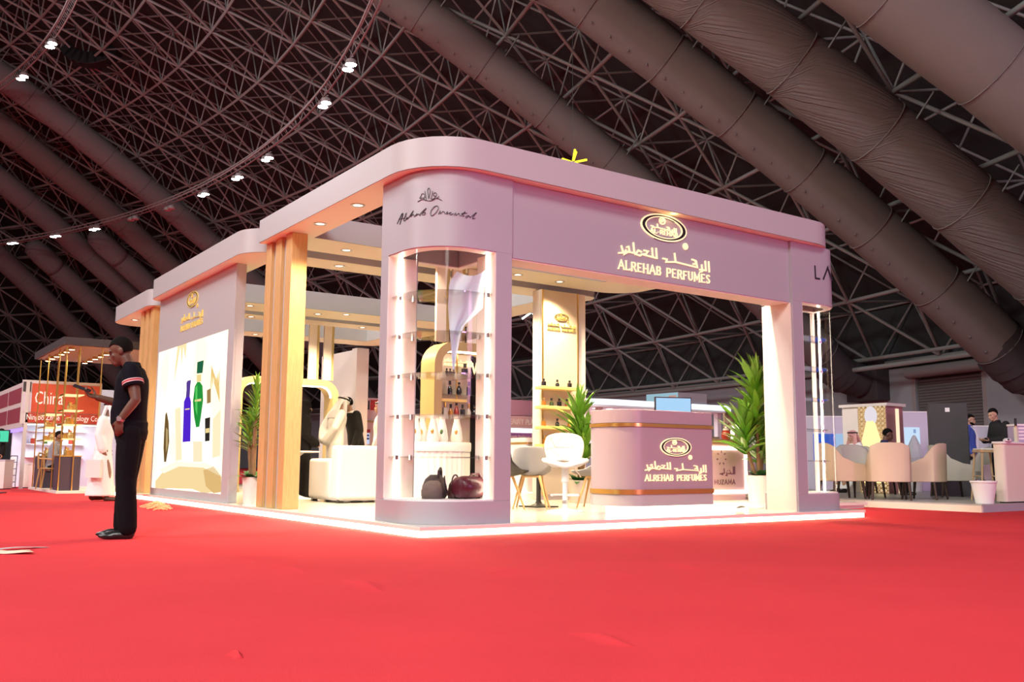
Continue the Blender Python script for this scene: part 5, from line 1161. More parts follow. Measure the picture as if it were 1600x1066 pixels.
obj('phone_body', MB().prism(rrect(-.037, .037, -.08, .08, (.009,) * 4, 4), -.0045, .0045), M_black, ph, bevel=.0015); obj('phone_screen', MB().prism(rrect(-.034, .034, -.076, .076, (.007,) * 4, 4), .0046, .0052), mat('phone_glass', (.02, .02, .03), .08), ph)
ROOTM.pop('x', None)

# two visitors and hosts inside the stand
p = at(474, 700, 15.6); person('woman in black abaya and face veil standing by the rear arch', (p.x, p.y, FZ), face_dir(IMG_R * .9 + AWAY * .4), 1.60, dict(wr=V(.12, .20, 1.0), wl=V(-.12, .20, 1.0), er=V(.24, -.02, 1.16), tilt=.08), dict(kind='abaya', top=mat('abaya_black', (.005, .0045, .005), .85, bump=.3, bscale=8, spec=.15), veil=mat('abaya_black', (.010, .009, .010), .8), hair=False), M_skinl)
p = at(523, 700, 15.9); person('man in white thobe and white headscarf, hands behind his back, greeting inside the stand', (p.x, p.y, FZ), face_dir(IMG_R * .8 + AWAY * .6), 1.74, dict(chest=V(0, .03, 1.30), neck=V(0, .07, 1.48), headb=V(0, .12, 1.53), tilt=.30, sr=V(.18, .02, 1.44), sl=V(-.18, .02, 1.44), er=V(.23, -.12, 1.19), el=V(-.23, -.12, 1.19), wr=V(.04, -.19, .97), wl=V(-.05, -.20, .99), hdr=V(-.8, -.1, -.4), hdl=V(.8, -.1, -.4)), dict(kind='thobe', top=M_thobe, ghutra=M_ghut, hair=False), M_skinl)
p = at(556, 700, 16.2); person('man in black suit leaning in to greet the man in white headscarf', (p.x, p.y, FZ), face_dir(IMG_L * .95 + NEAR * .3), 1.74, dict(chest=V(0, .05, 1.30), neck=V(0, .09, 1.48), headb=V(0, .15, 1.53), tilt=.25, sr=V(.18, .03, 1.44), sl=V(-.18, .03, 1.44)), dict(kind='suit', top=M_suit, low=M_suit), M_skinl)
p = at(594, 700, 17.6); person('man in white thobe and red checked scarf, mostly hidden behind the corner tower', (p.x, p.y, FZ), face_dir(IMG_L), 1.74, {}, dict(kind='thobe', top=M_thobe, ghutra=M_shem, hair=False), M_skinl)
# walker in white with a bag behind the phone man
g = onz(156, 783, 0); wk = person('man in white thobe and white headscarf walking past behind the phone man', (g.x, g.y, 0), face_dir(IMG_R * .96 + AWAY * .28), 1.72, dict(chest=V(0, .04, 1.30), neck=V(0, .06, 1.49), headb=V(0, .10, 1.55), ar=V(.08, .12, .09), al=V(-.08, -.14, .11), kr=V(.09, .12, .51), kl=V(-.09, -.02, .51), er=V(.22, -.06, 1.17), wr=V(.20, .02, .93), el=V(-.22, -.10, 1.17)), dict(kind='thobe', top=M_thobe, ghutra=M_ghut, hair=False, shoe=M_sandal), M_skinm)
bp = at(147, 735, (g - CAM).dot(FH) - .25); t = thing('paper_bag', 'white paper shopping bag carried by the walking man in white', 'bag', (bp.x, bp.y, .40), -YAW)
obj('bag_body', MB().box(-.12, .12, -.05, .05, 0, .30), mat('white_paper', (.8, .75, .7), .7), t, smooth=0)
for y in (-.045, .045): obj('bag_handle', MB().tube([(-.05, y, .30), (-.045, y, .38), (.045, y, .38), (.05, y, .30)], .004, 6), M_white, t)
# others
p = at(1211, 700, 17.6); person('man in black suit with white collar standing behind the tall palm', (p.x, p.y, .121), face_dir(AWAY * .8 + IMG_L * .6), 1.66, dict(tilt=.15), dict(kind='suit', top=M_suit, low=M_suit), M_skinl, M_hairb)
LOUNGE_Z = .12
p = at(1516, 700, 20.6); bm_ = person('bearded man in blue shirt with lanyard beside the dark cabinet', (p.x, p.y, LOUNGE_Z), face_dir(NEAR * .6 + IMG_R * .8), 1.70, dict(tilt=.2), dict(kind='shirt', top=mat('blue_shirt', (.05, .10, .42), .8, bump=.3, bscale=10), low=M_suit, beard=True), M_skinl)
for sx in (-1, 1): obj('lanyard_strap', MB().tube([(.065 * sx, .05, 1.52), (.055 * sx, .125, 1.42), (.03 * sx, .165, 1.27), (.004 * sx, .175, 1.15)], .009, 6), M_white, bm_)
obj('badge', MB().box(-.035, .035, .17, .18, 1.04, 1.15), M_white, bm_, smooth=0)
p = at(1563, 700, 17.4); hm = person('man in black jumper looking at his hands behind the white counter', (p.x, p.y, .12), face_dir(IMG_L * .95 + NEAR * .2), 1.66, dict(tilt=.35, chest=V(0, .03, 1.30), neck=V(0, .05, 1.49), headb=V(0, .09, 1.55), er=V(.22, .05, 1.15), wr=V(.10, .28, 1.12), el=V(-.22, .05, 1.15), wl=V(-.08, .30, 1.12), hdr=V(-.3, .9, .1), hdl=V(.3, .9, .1), hnr=V(0, 0, 1), hnl=V(0, 0, 1)), dict(kind='shirt', top=mat('black_jumper', (.008, .0075, .008), .9, bump=.3, bscale=12), low=M_suit), M_skinl)
def seated(label, x, y, D, z, rz, H, wear, skin, seat, **kw):
    p = at(x, y, D); pose = dict(pel=V(0, 0, .52), chest=V(0, .04, .86), neck=V(0, .06, 1.05), headb=V(0, .10, 1.115), sr=V(.18, .05, 1.01), sl=V(-.18, .05, 1.01), er=V(.22, .10, .74), el=V(-.22, .10, .74), wr=V(.10, .33, .74), wl=V(-.10, .33, .74), hr=V(.09, 0, .50), hl=V(-.09, 0, .50), kr=V(.11, .43, .50), kl=V(-.11, .43, .50), ar=V(.11, .40, .09), al=V(-.11, .40, .09), hnr=V(0, 0, -1), hnl=V(0, 0, -1)); pose.update(kw)
    wear = dict(wear); wear.setdefault('hem', .47); return person(label, (p.x, p.y, z), rz, H, pose, wear, skin)
M_grey = mat('grey_shirt', (.30, .30, .33), .8)
seated('man in navy shirt seated in front of the glowing bottle kiosk', 1377, 700, 18.6, .12, face_dir(IMG_R * .9 + NEAR * .2), 1.74, dict(kind='shirt', top=mat('navy_shirt', (.02, .025, .10), .8), low=M_suit), M_skin, .45, tilt=.35)
p = at(1335, 700, 19.9); person('seated man in white thobe and red checked scarf, left of the glowing bottle kiosk', (p.x, p.y, .12), face_dir(IMG_L * .9 + NEAR * .3), 1.74, dict(pel=V(0, 0, .52), chest=V(0, .02, .86), neck=V(0, .02, 1.05), headb=V(0, .05, 1.115), sr=V(.18, .02, 1.01), sl=V(-.18, .02, 1.01), er=V(.22, .08, .74), el=V(-.22, .08, .74), wr=V(.10, .30, .70), wl=V(-.10, .30, .70), hr=V(.09, 0, .50), hl=V(-.09, 0, .50), kr=V(.11, .40, .50), kl=V(-.11, .40, .50), ar=V(.11, .38, .09), al=V(-.11, .38, .09)), dict(kind='thobe', top=M_thobe, ghutra=M_shem, hair=False), M_skinl)
gs = CAM + FH * 20.6; seated('man in grey shirt seated on a wooden chair in the gold pole stand', 83, 700, (gs - CAM).dot(FH) + .3, .06, face_dir(IMG_R * .9 + AWAY * .2), 1.70, dict(kind='shirt', top=M_grey, low=M_suit), M_skinm, .45, tilt=.2)
p = at(-13, 700, 19.6); person('person in dark clothes at the very left edge behind the leaflet rack', (p.x, p.y, 0), face_dir(IMG_R * .4 + NEAR * .9), 1.58, {}, dict(kind='suit', top=M_suit, low=M_suit), M_skinl)
# ------------------------------------------------------------------ the lounge stand on the right
LZ = .121
t = thing('lounge_platform', 'low grey-topped platform of the lounge stand on the right, peach and mauve edges', 'platform', (14, 4, 0))
obj('deck', MB().box(9.6, 23, -.14, 9.4, .10, .12), mat('grey_lounge_floor', (.42, .41, .38), .35), t, True, smooth=0); obj('side_skirt', MB().box(9.6, 9.64, -.13, 9.4, 0, .10), mat('lounge_cream', (.80, .72, .58), .5), t, True, smooth=0); obj('front_skirt', MB().box(9.64, 23, -.14, -.10, 0, .10), M_mauve, t, True, smooth=0)
M_uph = mat('beige_upholstery', (.66, .52, .38), .8, noise=.03, nscale=4, bump=.1, bscale=80); M_uphg = mat('pale_grey_upholstery', (.60, .57, .48), .8, bump=.1, bscale=80); M_legd = mat('dark_wood_leg', (.045, .022, .014), .45)
def lounge_chair(loc, rz, label, m, first=[None]):
    """tub dining chair: wrap-round back falling in a curve to low arm fronts, dark tapered legs; faces +Y"""
    t = thing('lounge_chair', label, 'armchair', loc, rz, 'upholstered chairs on the lounge stand')
    path = [(-.33, .30), (-.345, .1), (-.345, -.12), (-.30, -.26), (-.18, -.325), (0, -.34), (.18, -.325), (.30, -.26), (.345, -.12), (.345, .1), (.33, .30)]
    top = [.59, .62, .71, .895, .95, .955, .95, .895, .71, .62, .59]; rs = []
    for i, ((x, y), z) in enumerate(zip(path, top)):
        n = Vector((x, y * .9)); n.normalize(); fl = .02 * (z - .6) / .35
        rs.append([Vector((x + n.x * (.0 + fl), y + n.y * fl, z)), Vector((x - n.x * .075, y - n.y * .075, z - .012)), Vector((x - n.x * .07, y - n.y * .07, .30)), Vector((x, y, .30))])
    sh = obj('back_shell', MB().rings(rs, True), m, t, smooth=50); bv = sh.modifiers.new('e', 'BEVEL'); bv.width = .012; bv.segments = 2
    obj('seat_cushion', MB().prism(rrect(-.262, .262, -.25, .29, (.08, .04, .04, .08)), .302, .47), m, t, bevel=.02)
    for sx in (-1, 1):
        for sy in (-.25, .24): obj('leg', MB().tube([(.28 * sx, sy, .301), (.30 * sx, sy * 1.15, 0)], [.028, .017], 6), M_legd, t, smooth=60)
    return t
chairs = [((1390, 781), AWAY * .95 + IMG_R * .25, 'beige lounge chair seen square from behind, nearest of the lounge stand', M_uph),
 ((1316, 779), IMG_R * .97 + AWAY * .1, 'beige lounge chair in side view behind the right tower pane', M_uph),
 ((1346, 777), NEAR * .95 + IMG_R * .2, 'grey-beige lounge chair facing the aisle, its inner back visible', M_uphg),
 ((1445, 780.5), AWAY * .65 + IMG_L * .75, 'beige lounge chair turned half left, right of the one seen from behind', M_uph),
 ((1489, 777), IMG_R * .97 + NEAR * .1, 'pale lounge chair in side view before the dark cabinet', M_uphg),
 ((1537, 774), IMG_L * .9 + NEAR * .3, 'pale lounge chair partly hidden by the wooden bar stool', M_uphg)]
for (px, py), d, lab, m in chairs: p = onz(px, py, LZ); lounge_chair((p.x, p.y, LZ), face_dir(d), lab, m)
for n_, (x, D, d) in enumerate(((1377, 18.6, IMG_R * .9 + NEAR * .2), (1335, 19.9, IMG_L * .9 + NEAR * .3))): p = at(x, 700, D); lounge_chair((p.x, p.y, LZ), face_dir(d), ('grey-beige chair under the seated man in navy shirt', 'grey-beige chair under the seated man in white')[n_], M_uphg)
# bar stool, counter, bin
p = onz(1545, 782, LZ); t = thing('wooden_stool', 'tall light wood bar stool left of the white lounge counter', 'bar stool', (p.x, p.y, LZ), -YAW)
M_ash = wood('ash_wood', (.62, .44, .26), (.52, .35, .19))
for sx in (-1, 1):
    for sy in (-1, 1): obj('leg', MB().tube([(.13 * sx, .13 * sy, .80), (.20 * sx, .18 * sy, 0)], [.020, .015], 8), M_ash, t)
    obj('side_rail', MB().tube([(.16 * sx, -.15, .40), (.16 * sx, .15, .40)], .012, 8), M_ash, t)
obj('foot_rail', MB().tube([(-.18, -.165, .28), (.18, -.165, .28)], .012, 8), M_ash, t); obj('seat_frame', MB().prism(rrect(-.17, .17, -.17, .17, (.04,) * 4), .801, .84), M_ash, t, bevel=.006); obj('seat_pad', MB().prism(rrect(-.16, .16, -.16, .16, (.04,) * 4), .841, .87), M_leather, t, bevel=.01)
p = onz(1598, 787.5, LZ); cx = p.x; p.y = -.08; cy1_ = onx(1552, 740, cx).y
t = thing('lounge_counter', 'cream white counter with rounded corner at the right edge of the view', 'counter', (cx + 1, (p.y + cy1_) / 2, LZ))
obj('body', MB().prism(rrect(cx, cx + 2, p.y, cy1_, (.06, .06, .06, .06)), LZ + .02, 1.04), mat('lounge_cream', (.80, .72, .58), .5), t, True); obj('toe_kick', MB().box(cx + .05, cx + 1.94, p.y + .05, cy1_ - .05, LZ, LZ + .02), M_dark, t, True, smooth=0); obj('counter_top', MB().prism(rrect(cx - .02, cx + 2.02, p.y - .02, cy1_ + .02, (.07,) * 4), 1.041, 1.08), M_white, t, True, bevel=.012)
q = at(1597, 690, (Vector((cx + .25, .3, 0)) - CAM).dot(FH)); t = thing('wire_basket', 'lilac and white printed basket on the lounge counter', 'basket', (q.x + .05, q.y, 1.081), -YAW)
obj('basket', MB().prism(rrect(-.2, .2, -.12, .12, (.03,) * 4), 0, .26), mat('lilac_print', (.45, .38, .55), .6), t, bevel=.01); obj('basket_rim', MB().prism(rrect(-.21, .21, -.13, .13, (.035,) * 4), .261, .29), M_white, t)
for i in range(4): obj('printed_band', MB().box(-.17, .17, -.123, -.1205, .04 + .055 * i, .07 + .055 * i), M_white, t, smooth=0)
q = onx(1574, 690, cx + .1); t = thing('remote_pouch', 'small crumpled white and black pouch on the lounge counter edge', 'pouch', (cx + .1, q.y, 1.081)); obj('pouch', blob([(0, 0, 0, .08, .05), (.025, 0, 0, .085, .05), (.05, .01, 0, .05, .03)]), M_white, t, smooth=180); obj('clasp', MB().ell((-.05, -.045, .03), (.02, .012, .015), None, 8, 6), M_black, t)
q = onx(1587, 665, cx + .5); bottle((cx + .5, q.y, 1.081), 'dark capped bottle standing behind the lilac basket', M_clear, .38, .035, group=None or 'lounge counter bottles')
p2 = onz(1552, 787, LZ); t = thing('waste_bin', 'white tapered plastic waste bin beside the lounge counter', 'bin', (p2.x - .10, p2.y + .08, LZ))
obj('bin_body', MB().lathe([(.13, 0), (.185, .33), (.175, .33), (.12, .015), (.001, .015)], 28, cap=False).lathe([(.001, 0), (.13, 0)], 28, cap=False), M_white, t, smooth=40); obj('bin_rim', MB().lathe([(.186, .315), (.196, .32), (.196, .345), (.172, .345), (.172, .335)], 28, cap=False), M_white, t)
# kiosk with lattice and glowing bottle
KD = 19.6; k = at(1387, 700, KD); KX, KY = k.x, k.y; k2 = onx(1318, 700, KX); k3 = onx(1342, 700, KX); k4 = ony(1413, 700, KY)
ZT = onx(1387, 634, KX).z
t = thing('bottle_kiosk', 'cream and mauve kiosk with gold lattice and glowing bottle sign on the lounge stand', 'kiosk', (KX + .3, (KY + k2.y) / 2, LZ))
obj('core', MB().box(KX + .05, k4.x, KY + .012, k2.y, LZ, ZT), M_cream, t, True, smooth=0); obj('front_panel', MB().box(KX, KX + .05, k3.y, k2.y, LZ, ZT), M_cream, t, True, smooth=0); obj('mauve_side', MB().box(KX, k4.x, KY, KY + .012, LZ, ZT), mat('rose_panel', (.46, .20, .22), .5), t, True, smooth=0)
lx = KX + (k4.x - KX) * .55; obj('side_light', MB().box(lx, lx + .10, KY - .02, KY, LZ, ZT - .05), emat('peach_led', (1, .75, .5), 1.2), t, True, smooth=0); obj('top_cap', MB().box(KX - .05, k4.x + .05, KY - .05, k2.y + .05, ZT, ZT + .06), M_cream, t, True, smooth=0)
obj('lattice_ground', MB().box(KX + .03, KX + .05, KY + .012, k3.y, LZ, ZT), emat('honey_glow', (1, .72, .40), .75), t, True, smooth=0)
mg = mat('gold_lattice', (.62, .40, .16), .45); Lw = k3.y - KY; Hh = ZT - LZ
bl = MB()
def clipseg(y, z, dy, dz):
    a, c = 0.0, 1.0
    for p0, dp, lo, hi in ((y, dy, KY + .015, k3.y - .005), (z, dz, LZ, ZT)):
        if abs(dp) < 1e-9: continue
        t0, t1 = (lo - p0) / dp, (hi - p0) / dp; t0, t1 = min(t0, t1), max(t0, t1); a, c = max(a, t0), min(c, t1)
    return (a, c) if c > a else None
st = .10; n_ = int((Lw + Hh) / st) + 2
for i in range(-n_, n_):
    for sg in (1, -1):
        y0 = KY + i * st; r_ = clipseg(y0, LZ, sg * Hh, Hh)
        if r_: a, c = r_; bl.tube([(KX + .02, y0 + sg * Hh * a, LZ + Hh * a), (KX + .02, y0 + sg * Hh * c, LZ + Hh * c)], .009, 4)
for i in range(int(Hh / st)): bl.tube([(KX + .018, KY + .015, LZ + i * st), (KX + .018, k3.y - .005, LZ + i * st)], .008, 4)
obj('lattice_bars', bl, mg, t, True, kind='stuff', smooth=0)
bc = onx(1363, 690, KX); hb_ = ZT - LZ
bz = lambda y: onx(1363, y, KX).z
sx_ = abs(onx(1350, 690, KX).y - bc.y)
obj('bottle_sign', MB().prism([(bc.y - sx_ * 1.35, bz(755)), (bc.y + sx_ * 1.35, bz(755)), (bc.y + sx_ * 1.45, bz(720)), (bc.y + sx_ * 1.1, bz(690)), (bc.y + sx_ * .5, bz(662)), (bc.y + sx_ * .35, bz(658)), (bc.y - sx_ * .35, bz(658)), (bc.y - sx_ * .5, bz(662)), (bc.y - sx_ * 1.1, bz(690)), (bc.y - sx_ * 1.45, bz(720))], 0, .05, lambda u, v, d: Vector((KX - .01 - d, u, v))), emat('bottle_glow', (1, .78, .36), 1.3), t, True, smooth=0)
obj('bottle_cap_sign', MB().ell((KX - .02, bc.y, bz(650)), (.05, sx_ * .75, bz(643) - bz(658)), None, 14, 10), emat('cap_glow', (.9, .82, .88), .9), t, True, smooth=180)
# dark cabinet
a, c = at(1456, 700, 18.2), at(1512, 700, 18.2); zt = at(1456, 630, 18.2).z
t = thing('dark_cabinet', 'tall charcoal cabinet with a small white sticker in front of the roller shutter', 'cabinet', ((a.x + c.x) / 2, (a.y + c.y) / 2, LZ), -YAW - math.radians(21)); wd = (c - a).length / 2
obj('carcass', MB().box(-wd, wd, 0, .5, .55, zt - LZ), M_dark, t, smooth=0, bevel=.01); obj('door', MB().box(-wd + .01, wd - .01, -.02, -.001, .56, zt - LZ - .01), mat('charcoal_door', (.035, .032, .035), .5), t, smooth=0, bevel=.006); obj('base_plinth', MB().box(-wd, wd, .02, .48, 0, .55), M_dark, t, smooth=0); obj('grey_vent_strip', MB().box(-wd + .45 * wd, wd, .0, .019, .48, .55), M_steel, t, smooth=0); obj('white_sticker', MB().box(-.05, .03, -.023, -.0205, zt - LZ - .17, zt - LZ - .09), M_white, t, smooth=0)
# back panels of the lounge
def panel(name, label, x0, x1, y0, D, m, extra=None, zb=.12):
    a, c = at(x0, 700, D), at(x1, 700, D); zt = at((x0 + x1) / 2, y0, D).z; d = c - a
    t = thing(name, label, 'wall panel', ((a.x + c.x) / 2, (a.y + c.y) / 2, zb), math.atan2(d.y, d.x)); w = Vector((d.x, d.y)).length / 2
    obj('board', MB().box(-w, w, 0, .06, 0, zt - zb), m, t, smooth=0); obj('frame_top', MB().box(-w, w, -.01, .07, zt - zb + .001, zt - zb + .03), M_white, t, smooth=0)
    f = lambda px, py: ((px - (x0 + x1) / 2) / (x1 - x0) * 2 * w, at(px, py, D).z - zb)
    for nm, r, mm in extra or []:
        (u0, v1), (u1, v0) = f(r[0], r[1]), f(r[2], r[3]); obj(nm, MB().box(u0, u1, -.012, -.0005, v0, v1), mm, t, smooth=0)
    return t
M_lil = mat('lilac_white_panel', (.68, .62, .74), .5)
panel('lounge_backdrop', 'lilac white backdrop with blue picture behind the right tower pane', 1258, 1332, 652, 22.5, M_lil, [('blue_picture', (1271, 678, 1304, 720), emat('blue_print', (.06, .16, .80), .7)), ('pale_picture', (1306, 678, 1331, 728), emat('sky_print', (.45, .66, .95), .8)), ('small_caption', (1278, 748, 1290, 751), M_ink)])
panel('lounge_backdrop', 'white backdrop with a pale blue screen between kiosk and dark cabinet', 1412, 1456, 645, 21.5, M_lil, [('screen', (1414, 668, 1438, 712), emat('pale_screen', (.62, .80, 1.0), .95)), ('screen_logo', (1428, 671, 1432, 677), mat('logo_blue', (.10, .2, .5), .5))])
panel('lounge_backdrop', 'low lilac partition behind the two talking men at the right edge', 1520, 1549, 667, 22.0, M_lil); panel('lounge_backdrop', 'second low lilac partition at the right edge behind the white counter', 1550, 1640, 666, 21.6, M_lil)
q = at(1429, 700, 20.9); t = thing('white_tree_ornament', 'white leafy ornament standing before the pale blue screen', 'ornament', (q.x, q.y, LZ))
obj('pot', MB().lathe([(.001, 0), (.12, 0), (.15, .5), (.001, .5)], 14), M_white, t); obj('leafy_crown', MB().lathe([(.001, .5), (.16, .58), (.20, .75), (.14, 1.0), (.04, 1.22), (.001, 1.25)], 9), mat('frost_leaf', (.75, .78, .8), .7, bump=.8, bscale=25), t, smooth=0)
q = onz(1527, 772, LZ); t = thing('red_bag', 'red bag on the floor by the wooden bar stool', 'bag', (q.x + .4, q.y + .3, LZ)); obj('pouch', blob([(0, 0, 0, .16, .1), (.15, 0, 0, .17, .1), (.3, 0, 0, .1, .05)]), mat('red_bag', (.6, .04, .03), .6), t, smooth=180); obj('carry_strap', MB().tube([(-.08, 0, .28), (-.04, 0, .42), (.04, 0, .42), (.08, 0, .28)], .012, 6), M_black, t)

# ------------------------------------------------------------------ stands behind the counter
# white stand with curved lit canopy
c0 = at(931, 628, 25.0); YB = c0.y; xr = ony(1147, 636, YB).x; zc = c0.z
t = thing('white_canopy_stand', 'white exhibition stand with long bright canopy edge, far behind the mauve counter', 'exhibition stand', ((c0.x + xr) / 2, YB + 2, 0))
XA = c0.x - .5
def band(z0, z1, k): o = rrect(XA - k, xr + k, YB - k, YB + 5, (1.1, .3, .3, .3), 8); return [[(p[0], p[1], z) for p in o] for z in (z0, z1)]
obj('canopy_slab', MB().rings(band(zc - .12, zc + .10, 0)), M_white, t, True); obj('canopy_led', MB().rings(band(zc - .06, zc + .09, .02), False), emat('cool_led', (.80, .90, 1), 1.6), t, True)
for i in range(10): obj('downlight', MB().lathe([(.001, zc - .125), (.10, zc - .125)], 10, (c0.x + .6 + i * (xr - c0.x - 1) / 9, YB + .7, 0), False), emat('cool_spot', (1, .97, .92), 4), t, True)
obj('back_wall', MB().box(XA + .3, xr - .2, YB + 3.6, YB + 3.7, 0, zc - .13), mat('pale_grey_wall', (.62, .62, .65), .6), t, True, smooth=0)
for x in (XA + .9, XA + (xr - XA) * .46, xr - .35): obj('post', MB().box(x, x + .16, YB + .35, YB + .5, 0, zc - .12), M_white, t, True, smooth=0)
obj('shelf_wall', MB().box(XA + 1.2, XA + 2.6, YB + 3.3, YB + 3.6, 0, zc - .4), mat('stone_panel', (.35, .33, .32), .6), t, True, smooth=0)
obj('low_counter', MB().box(XA + .4, xr - .4, YB + .6, YB + 1.2, 0, .95), mat('blue_white_counter', (.55, .62, .78), .5), t, True, smooth=0)
lamp('stand_light', 'AREA', ((XA + xr) / 2, YB + 1.8, zc - .2), ((XA + xr) / 2, YB + 1.8, 0), 120, (.92, .96, 1), 3)
# photo cube
a = at(1059, 640, 26.8); t = thing('picture_cube', 'hanging box with blue product picture and grey side above the white canopy', 'sign', (a.x, a.y + .6, zc + .12)); zt = at(1059, 613, 26.8).z
xl = onx(1010, 630, a.x).y; obj('box', MB().box(a.x + .02, a.x + 1.2, a.y, xl, zc + .10, zt), mat('grey_box', (.42, .40, .42), .6), t, True, smooth=0); obj('picture', MB().box(a.x, a.x + .02, a.y, xl, zc + .10, zt), emat('picture_blue', (.45, .72, .85), .7), t, True, smooth=0)
obj('printed_bottle', MB().box(a.x - .005, a.x, a.y + .05, a.y + .35, zc + .10, zt - .08), emat('picture_rose', (.75, .45, .38), .7), t, True, smooth=0)
# rose partition with text
b0 = at(846, 660, 20.4); YP = b0.y; xa = max(ony(765, 660, YP).x, 6.96); zz = lambda y: ony(825, y, YP).z
t = thing('beauty_stand', 'dusky mauve fascia stand with capital lettering, right of the corner tower', 'exhibition stand', ((xa + b0.x) / 2, YP + .5, 0))
obj('fascia', MB().box(xa, b0.x - .1, YP, YP + .2, zz(650), zz(626)), mat('plum_fascia', (.33, .16, .24), .5), t, True, smooth=0); obj('name_board', MB().box(xa, b0.x, YP - .06, YP + .2, zz(669), zz(651)), mat('dusky_mauve', (.42, .26, .29), .5), t, True, smooth=0)
obj('lit_soffit', MB().box(xa, b0.x - .1, YP - .02, YP + .6, zz(676), zz(670)), emat('soffit_white', (1, .97, .95), 1.2), t, True, smooth=0)
obj('purple_header', MB().box(xa, b0.x - .25, YP + .02, YP + .1, zz(690), zz(677)), mat('violet_band', (.30, .10, .32), .5), t, True, smooth=0); obj('white_wall', MB().box(xa, b0.x - .1, YP + .6, YP + .7, 0, zz(650)), M_cream, t, True, smooth=0)
xt = ony(799, 660, YP - .06).x; letters('BEAUTY PLACE', ony(793, 660, YP - .06).x, ony(841, 660, YP - .06).x, zz(664), zz(656), XZ(YP - .06), .01, mat('silver_letter', (.60, .50, .52), .4), t, True, w=.15, serif=False)
text('small_lettering', 'Beauty Appliances', mat('silver_letter', (.60, .50, .52), .4), t, XZ(YP + .02), ony(797, 683, YP).x, b0.x - .3, zz(686), zz(680), .006)
YC = YP - .7; x0c, x1c = max(ony(770, 720, YC).x, 6.96), ony(838, 720, YC).x; zq = lambda y: ony(820, y, YC).z
t = thing('white_counter', 'white counter with gold bands in front of the dusky mauve fascia', 'counter', ((x0c + x1c) / 2, YC + .3, 0.0))
obj('body', MB().prism(rrect(x0c, x1c, YC, YC + .6, (.1, .1, .05, .05)), .10, zq(694)), M_white, t, True); obj('gold_band', MB().prism(rrect(x0c - .01, x1c + .01, YC - .01, YC + .61, (.11, .11, .05, .05)), zq(694), zq(691)), M_gold, t, True); obj('top', MB().prism(rrect(x0c, x1c, YC, YC + .6, (.1, .1, .05, .05)), zq(691), zq(684)), M_white, t, True); obj('base', MB().box(x0c + .05, x1c - .05, YC + .05, YC + .55, 0.0, .10), emat('kick_glow', (1, .88, .66), 3.5), t, True, smooth=0)
# lattice screen and lit frame behind the palm
a = at(1133, 700, 20.5); c = at(1142, 700, 20.5)
t = thing('lattice_screen', 'narrow brown lattice screen behind the tall palm', 'screen', (a.x + .3, a.y, 0)); obj('back_board', MB().box(a.x, a.x + .5, a.y, a.y + .04, .121, at(1135, 645, 20.5).z), mat('tan_board', (.45, .32, .2), .6), t, True, smooth=0)
zt = at(1135, 645, 20.5).z; bl = MB()
for i in range(14):
    for sg in (1, -1): bl.tube([(a.x + (.0 if sg > 0 else .5), a.y - .015, .2 * i - .3), (a.x + (.5 if sg > 0 else 0), a.y - .015, .2 * i + .2)], .015, 4)
bl.v = [(x, y, min(max(z, .121), zt)) for x, y, z in bl.v]; obj('lattice_bars', bl, mat('brown_lattice', (.20, .10, .06), .6), t, True, kind='stuff', smooth=0)
tz = lambda x, y: (lambda p: (p.x, p.z))(ony(x, y, a.y - .4))
P_ = [tz(1139, 690), tz(1146, 667), tz(1158, 667), tz(1166, 690)]
t = thing('lit_frame', 'glowing white trapezoid frame behind the tall palm', 'lamp', ((P_[0][0] + P_[3][0]) / 2, a.y - .35, 0)); zb_ = P_[0][1]
obj('glow_frame', MB().ribbon([P_[0], P_[1], P_[2], P_[3]], .09, 0, .05, XZ(a.y - .4)), emat('frame_glow', (1, .92, .75), 2.2), t, True, smooth=0); obj('stand_box', MB().box(P_[0][0] - .1, P_[3][0] + .1, a.y - .55, a.y - .1, .121, zb_ - .05), mat('dusty_pink', (.62, .42, .44), .5), t, True, smooth=0)
# far white stand seen beyond the armchair
YF = at(566, 660, 25).y; A = lambda x, y: ony(x, y, YF); M_redp = mat('red_poster', (.55, .06, .05), .6)
t = thing('far_poster_stand', 'far white stand with dark and red posters beyond the white armchair', 'exhibition stand', (A(583, 700).x, YF, 0)); xL, xR = A(560, 700).x, A(640, 700).x
obj('wall', MB().box(xL, xR, YF, YF + .1, 0, A(580, 622).z), mat('cream_paint', (.84, .76, .68), .5), t, True, smooth=0)
def rect(nm, x0, y0, x1, y1, m, o=.02): obj(nm, MB().box(A(x0, y0).x, A(x1, y0).x, YF - o, YF - .001, A(x0, y1).z, A(x0, y0).z), m, t, True, smooth=0)
rect('dark_poster', 568, 626, 577, 640, M_dark); rect('red_poster', 579, 625, 590, 641, M_redp); rect('name_strip', 566, 671, 578, 676, M_redp); rect('display_case', 567, 677, 577, 694, emat('case_glow', (.6, .7, .95), .9)); rect('shelf_line', 566, 657, 600, 660, M_goldp, .06)
for y in (679, 684): rect('blue_goods', 568, y, 576, y + 3, mat('blue_goods', (.05, .08, .3), .5), .03)

